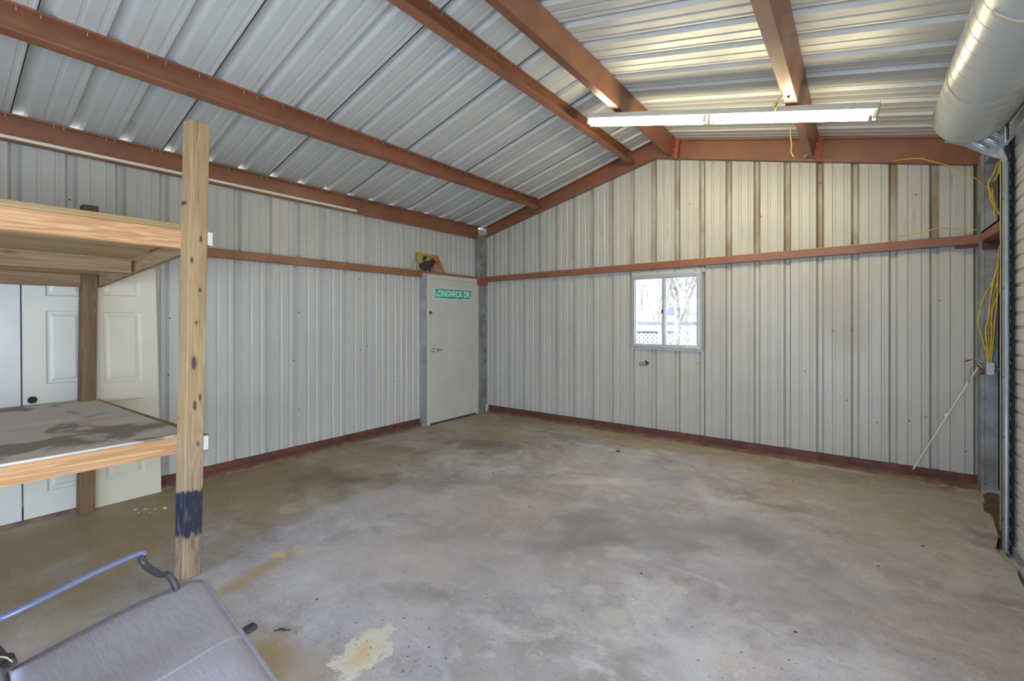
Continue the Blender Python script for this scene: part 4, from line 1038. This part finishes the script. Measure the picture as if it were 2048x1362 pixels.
# hinge at the back of the seat and the backrest rising out of view
q2 = MB(); q2.obox((-2.312, .192, .385), (.022, .003, 0), (-.002, .018, 0), (0, 0, .030)); q2.cyl((-2.332, .212, .385), (-2.285, .214, .385), .020, 12); q2.cyl((-2.33, .185, .412), (-2.29, .187, .412), .013, 10)
obj('hinge', q2, M['rust'], lv_, bevel=.004)
q2 = MB(); q2.tube(smooth_path([(-2.31, .165, .41), (-2.285, .185, .428), (-2.275, .205, .420), (-2.28, .22, .395)]), .0025, 6); obj('tie_cord', q2, M['white_wire'], lv_)
q3 = MB()
for j in range(9):
    for i in range(13):
        u, v = i/12, j/8; a_ = BL.lerp(BR_, u)+Vector((0, -.02, .02)); b_ = a_+Vector((0, -.20, .50)); p = a_.lerp(b_, v); p.y -= .015*math.sin(math.pi*v); q3.v.append(tuple(p))
for j in range(8):
    for i in range(12): k = j*13+i; q3.f.append((k, k+1, k+14, k+13)); q3.sm.append(True)
obj('back_sling', q3, M['sling'], lv_, solid=.003)
q2 = MB(); q2.tube([BL+Vector((-.01, .0, 0)), BL+Vector((-.01, -.24, .56))], .013, 8); q2.tube([BR_+Vector((.01, .0, 0)), BR_+Vector((.01, -.24, .56))], .013, 8); q2.tube([BL+Vector((-.01, -.235, .55)), BR_+Vector((.01, -.235, .55))], .013, 8)
obj('back_frame', q2, M['chair_dark'], lv_)

# ------------------------------------------------------------------ litter on the floor
def chip(name, x, y, size, m, label, cat, grp=None, thin=.25, z=0.0, rot=None):
    q = MB(); n = 7; a0 = random.random()*6; pts = []
    for k in range(n):
        a_ = a0+k*2*math.pi/n; r = size*random.uniform(.5, 1); pts.append((r*math.cos(a_), r*math.sin(a_)*.55))
    rt = random.random()*3.14 if rot is None else rot; c_, s_ = math.cos(rt), math.sin(rt)
    lo = [(x+u*c_-v*s_, y+u*s_+v*c_, z+.0008) for u, v in pts]; hi = [(px_*.85+x*.15, py_*.85+y*.15, z+.001+size*thin*random.uniform(.5, 1)) for px_, py_, _ in lo]
    q.add(lo+hi, [tuple(range(n))[::-1], tuple(range(n, 2*n))]+[(i, (i+1) % n, n+(i+1) % n, n+i) for i in range(n)])
    return tag(obj(name, q, M[m]), label, cat, grp)
rs = random.Random(3)
brown = [(-1.63, .93), (-2.18, 3.05), (-3.0, 4.3), (-1.06, 2.65), (-.25, 2.6), (-4.35, 1.65), (-3.62, 4.9), (-2.95, 3.5), (.1, 3.6), (-1.4, 4.9), (-.5, 5.0), (-2.4, 1.35), (-3.9, 3.1), (-.85, 1.35), (.35, 4.1), (-2.7, 4.75)]
for x, y in brown: chip('leaf_fragment', x, y, rs.uniform(.010, .018), 'leafbrown', 'tiny brown leaf fragment lying on the concrete floor', 'leaf', 'brown leaf fragments scattered over the floor')
for x, y in [(-1.95, 3.0), (-2.6, 2.2), (-.45, 3.3), (-1.5, 1.9), (-3.3, 2.3), (-.9, 4.3), (.2, 4.7), (-2.1, 4.5), (-.1, 2.0), (-3.5, 3.6), (-1.2, 3.6), (-2.45, 2.75)]:
    chip('paint_chip', x, y, rs.uniform(.006, .012), 'leafgrey', 'tiny pale chip lying on the concrete floor', 'chip', 'pale chips scattered over the floor')
chip('curled_leaf', -2.265, 4.94, .030, 'twig', 'dark curled leaf on the floor in front of the back wall', 'leaf', thin=.5)
q = MB(); q.tube(smooth_path([(-2.32, 1.085, .006), (-2.30, 1.11, .009), (-2.28, 1.12, .007), (-2.262, 1.135, .006)]), [.003]*4+[.0055]*8+[.003]*7, 6); tag(obj('twig', q, M['twig']), 'short dark twig on the floor beyond the loveseat corner', 'twig')
for k, (x, y) in enumerate([(-4.66, 1.17), (-4.60, 1.22), (-4.72, 1.12), (-4.62, 1.12), (-4.55, 1.17)]): chip('crumb', x, y, .018, 'leafgrey', 'pale crumb of rubble on the floor by the rear rack post', 'crumb', 'pale crumbs by the rear rack post')
chip('wood_chip', -4.56, 1.27, .030, 'woodchip', 'yellow splinter of wood on the floor in front of the narrow leaning door', 'wood chip', thin=.5)
chip('paper_scrap', -4.95, 4.72, .045, 'label_white', 'white paper scrap on the floor at the foot of the white door', 'paper', thin=.15)
for k in range(7):
    x = .48+.036*k+rs.uniform(-.06, .06); y = 5.66+rs.uniform(-.08, .06)
    q = MB(); a_ = rs.uniform(-1.1, .9); L_ = rs.uniform(.05, .11); q.tube([(x, y, .006), (x+L_*math.cos(a_)*.5, y+L_*math.sin(a_)*.5, .014), (x+L_*math.cos(a_), y+L_*math.sin(a_), .006)], .003, 5)
    tag(obj('straw_stick', q, M['sill']), 'dry stick in the litter at the back right corner', 'stick', 'dry sticks in the back right corner')

# ------------------------------------------------------------------ outside, seen through the window and lighting the room
q = MB(); q.add([(-80, -60, -.16), (80, -60, -.16), (80, 120, -.16), (-80, 120, -.16)], [(0, 1, 2, 3)])
struct(obj('ground', q, M['ground'], loc=(0, 0, 0)))
def tree(x, y, h, seed, label, lean=0.0, r0=.14):
    rr = random.Random(seed); o = root('bare_tree', label, 'tree', (x, y, -.16), None); q = MB()
    def br(p, d_, L_, r, dep):
        pts = [p]; n = 5; dd = Vector(d_)
        for i in range(n):
            dd = (dd+Vector((rr.uniform(-.16, .16), rr.uniform(-.16, .16), rr.uniform(-.04, .12)))).normalized(); pts.append(pts[-1]+dd*L_/n)
        q.tube(pts, [r*(1-.5*i/n) for i in range(n+1)], 6 if dep < 2 else 4)
        if dep >= 4 or r < .006: return
        for k in range(3 if dep < 3 else 3):
            t = rr.choice([2, 3, 4, 5]); a_ = rr.uniform(0, 6.28); s_ = rr.uniform(.45, .95)
            nd = (dd+Vector((math.cos(a_)*s_, math.sin(a_)*s_, rr.uniform(-.1, .5)))).normalized()
            br(pts[t], nd, L_*rr.uniform(.55, .8), r*rr.uniform(.38, .55), dep+1)
    br(Vector((x, y, -.16)), (lean, 0, 1), h*.42, r0, 0)
    obj('trunk_and_branches', q, M['bark'], o); return o
tree(-6.8, 18, 8, 5, 'bare tree seen in the middle of the left window pane', .05, .10)
tree(-10.5, 26, 10, 8, 'thin bare tree at the left edge of the left window pane', .02, .10)
tree(-4.15, 12.9, 6, 21, 'large forked bare tree in the right window pane', .12, .13)
tree(-4.85, 16.5, 8, 33, 'leaning bare tree at the right edge of the right window pane', -.12, .13)
tree(-12.0, 35, 12, 14, 'distant bare tree far behind the deck rail', 0, .13)
dk_ = root('deck_railing', 'deck railing with white lattice outside the window', 'railing', (-5.0, 14, 0))
q = MB(); q.box((-7.2, 13.96, 1.36), (-3.0, 14.04, 1.47)); obj('top_rail', q, M['deck'], dk_)
q = MB(); q.box((-7.2, 13.97, 1.24), (-3.0, 14.03, 1.27)); obj('lower_rail', q, M['redpost'], dk_)
for x in (-5.05, -3.1, -7.1): q = MB(); q.box((x, 13.95, -.16), (x+.09, 14.05, 1.36)); obj('post', q, M['redpost'], dk_)
q = MB()
for k in range(-12, 14):
    for s_ in (-1, 1):
        a_ = (-6.3+k*.14, 1.10) if s_ > 0 else (-6.3+k*.14+.55, 1.10)
        x0, x1 = -6.3+k*.14, -6.3+k*.14+.75*s_
        q.obox(((x0+x1)/2, 14+.008*s_, .725), ((x1-x0)/2, 0, -.375), (0, .006, 0), (.016, 0, .016*s_))
obj('lattice', q, M['lattice'], dk_)
q = MB(); q.box((-6.6, 14.2, -.16), (-5.1, 15.6, 1.16)); obj('deck_base', q, M['deck'], dk_)
bl = root('neighbour_shed', 'pale blue grey shed far behind the deck railing', 'building', (-9.0, 30, -.16))
q = MB(); q.box((-10.6, 30, -.16), (-9.2, 33, 1.9)); obj('wall', q, M['siding'], bl)
q = MB(); q.add([(-10.8, 29.8, 1.9), (-9.0, 29.8, 1.9), (-9.0, 33.2, 1.9), (-10.8, 33.2, 1.9), (-9.9, 29.8, 2.4), (-9.9, 33.2, 2.4)], [(0, 1, 4), (2, 3, 5), (0, 4, 5, 3), (1, 2, 5, 4), (0, 3, 2, 1)]); obj('roof', q, M['deck'], bl)

for o in bpy.data.objects:
    if '_o' in o: del o['_o']
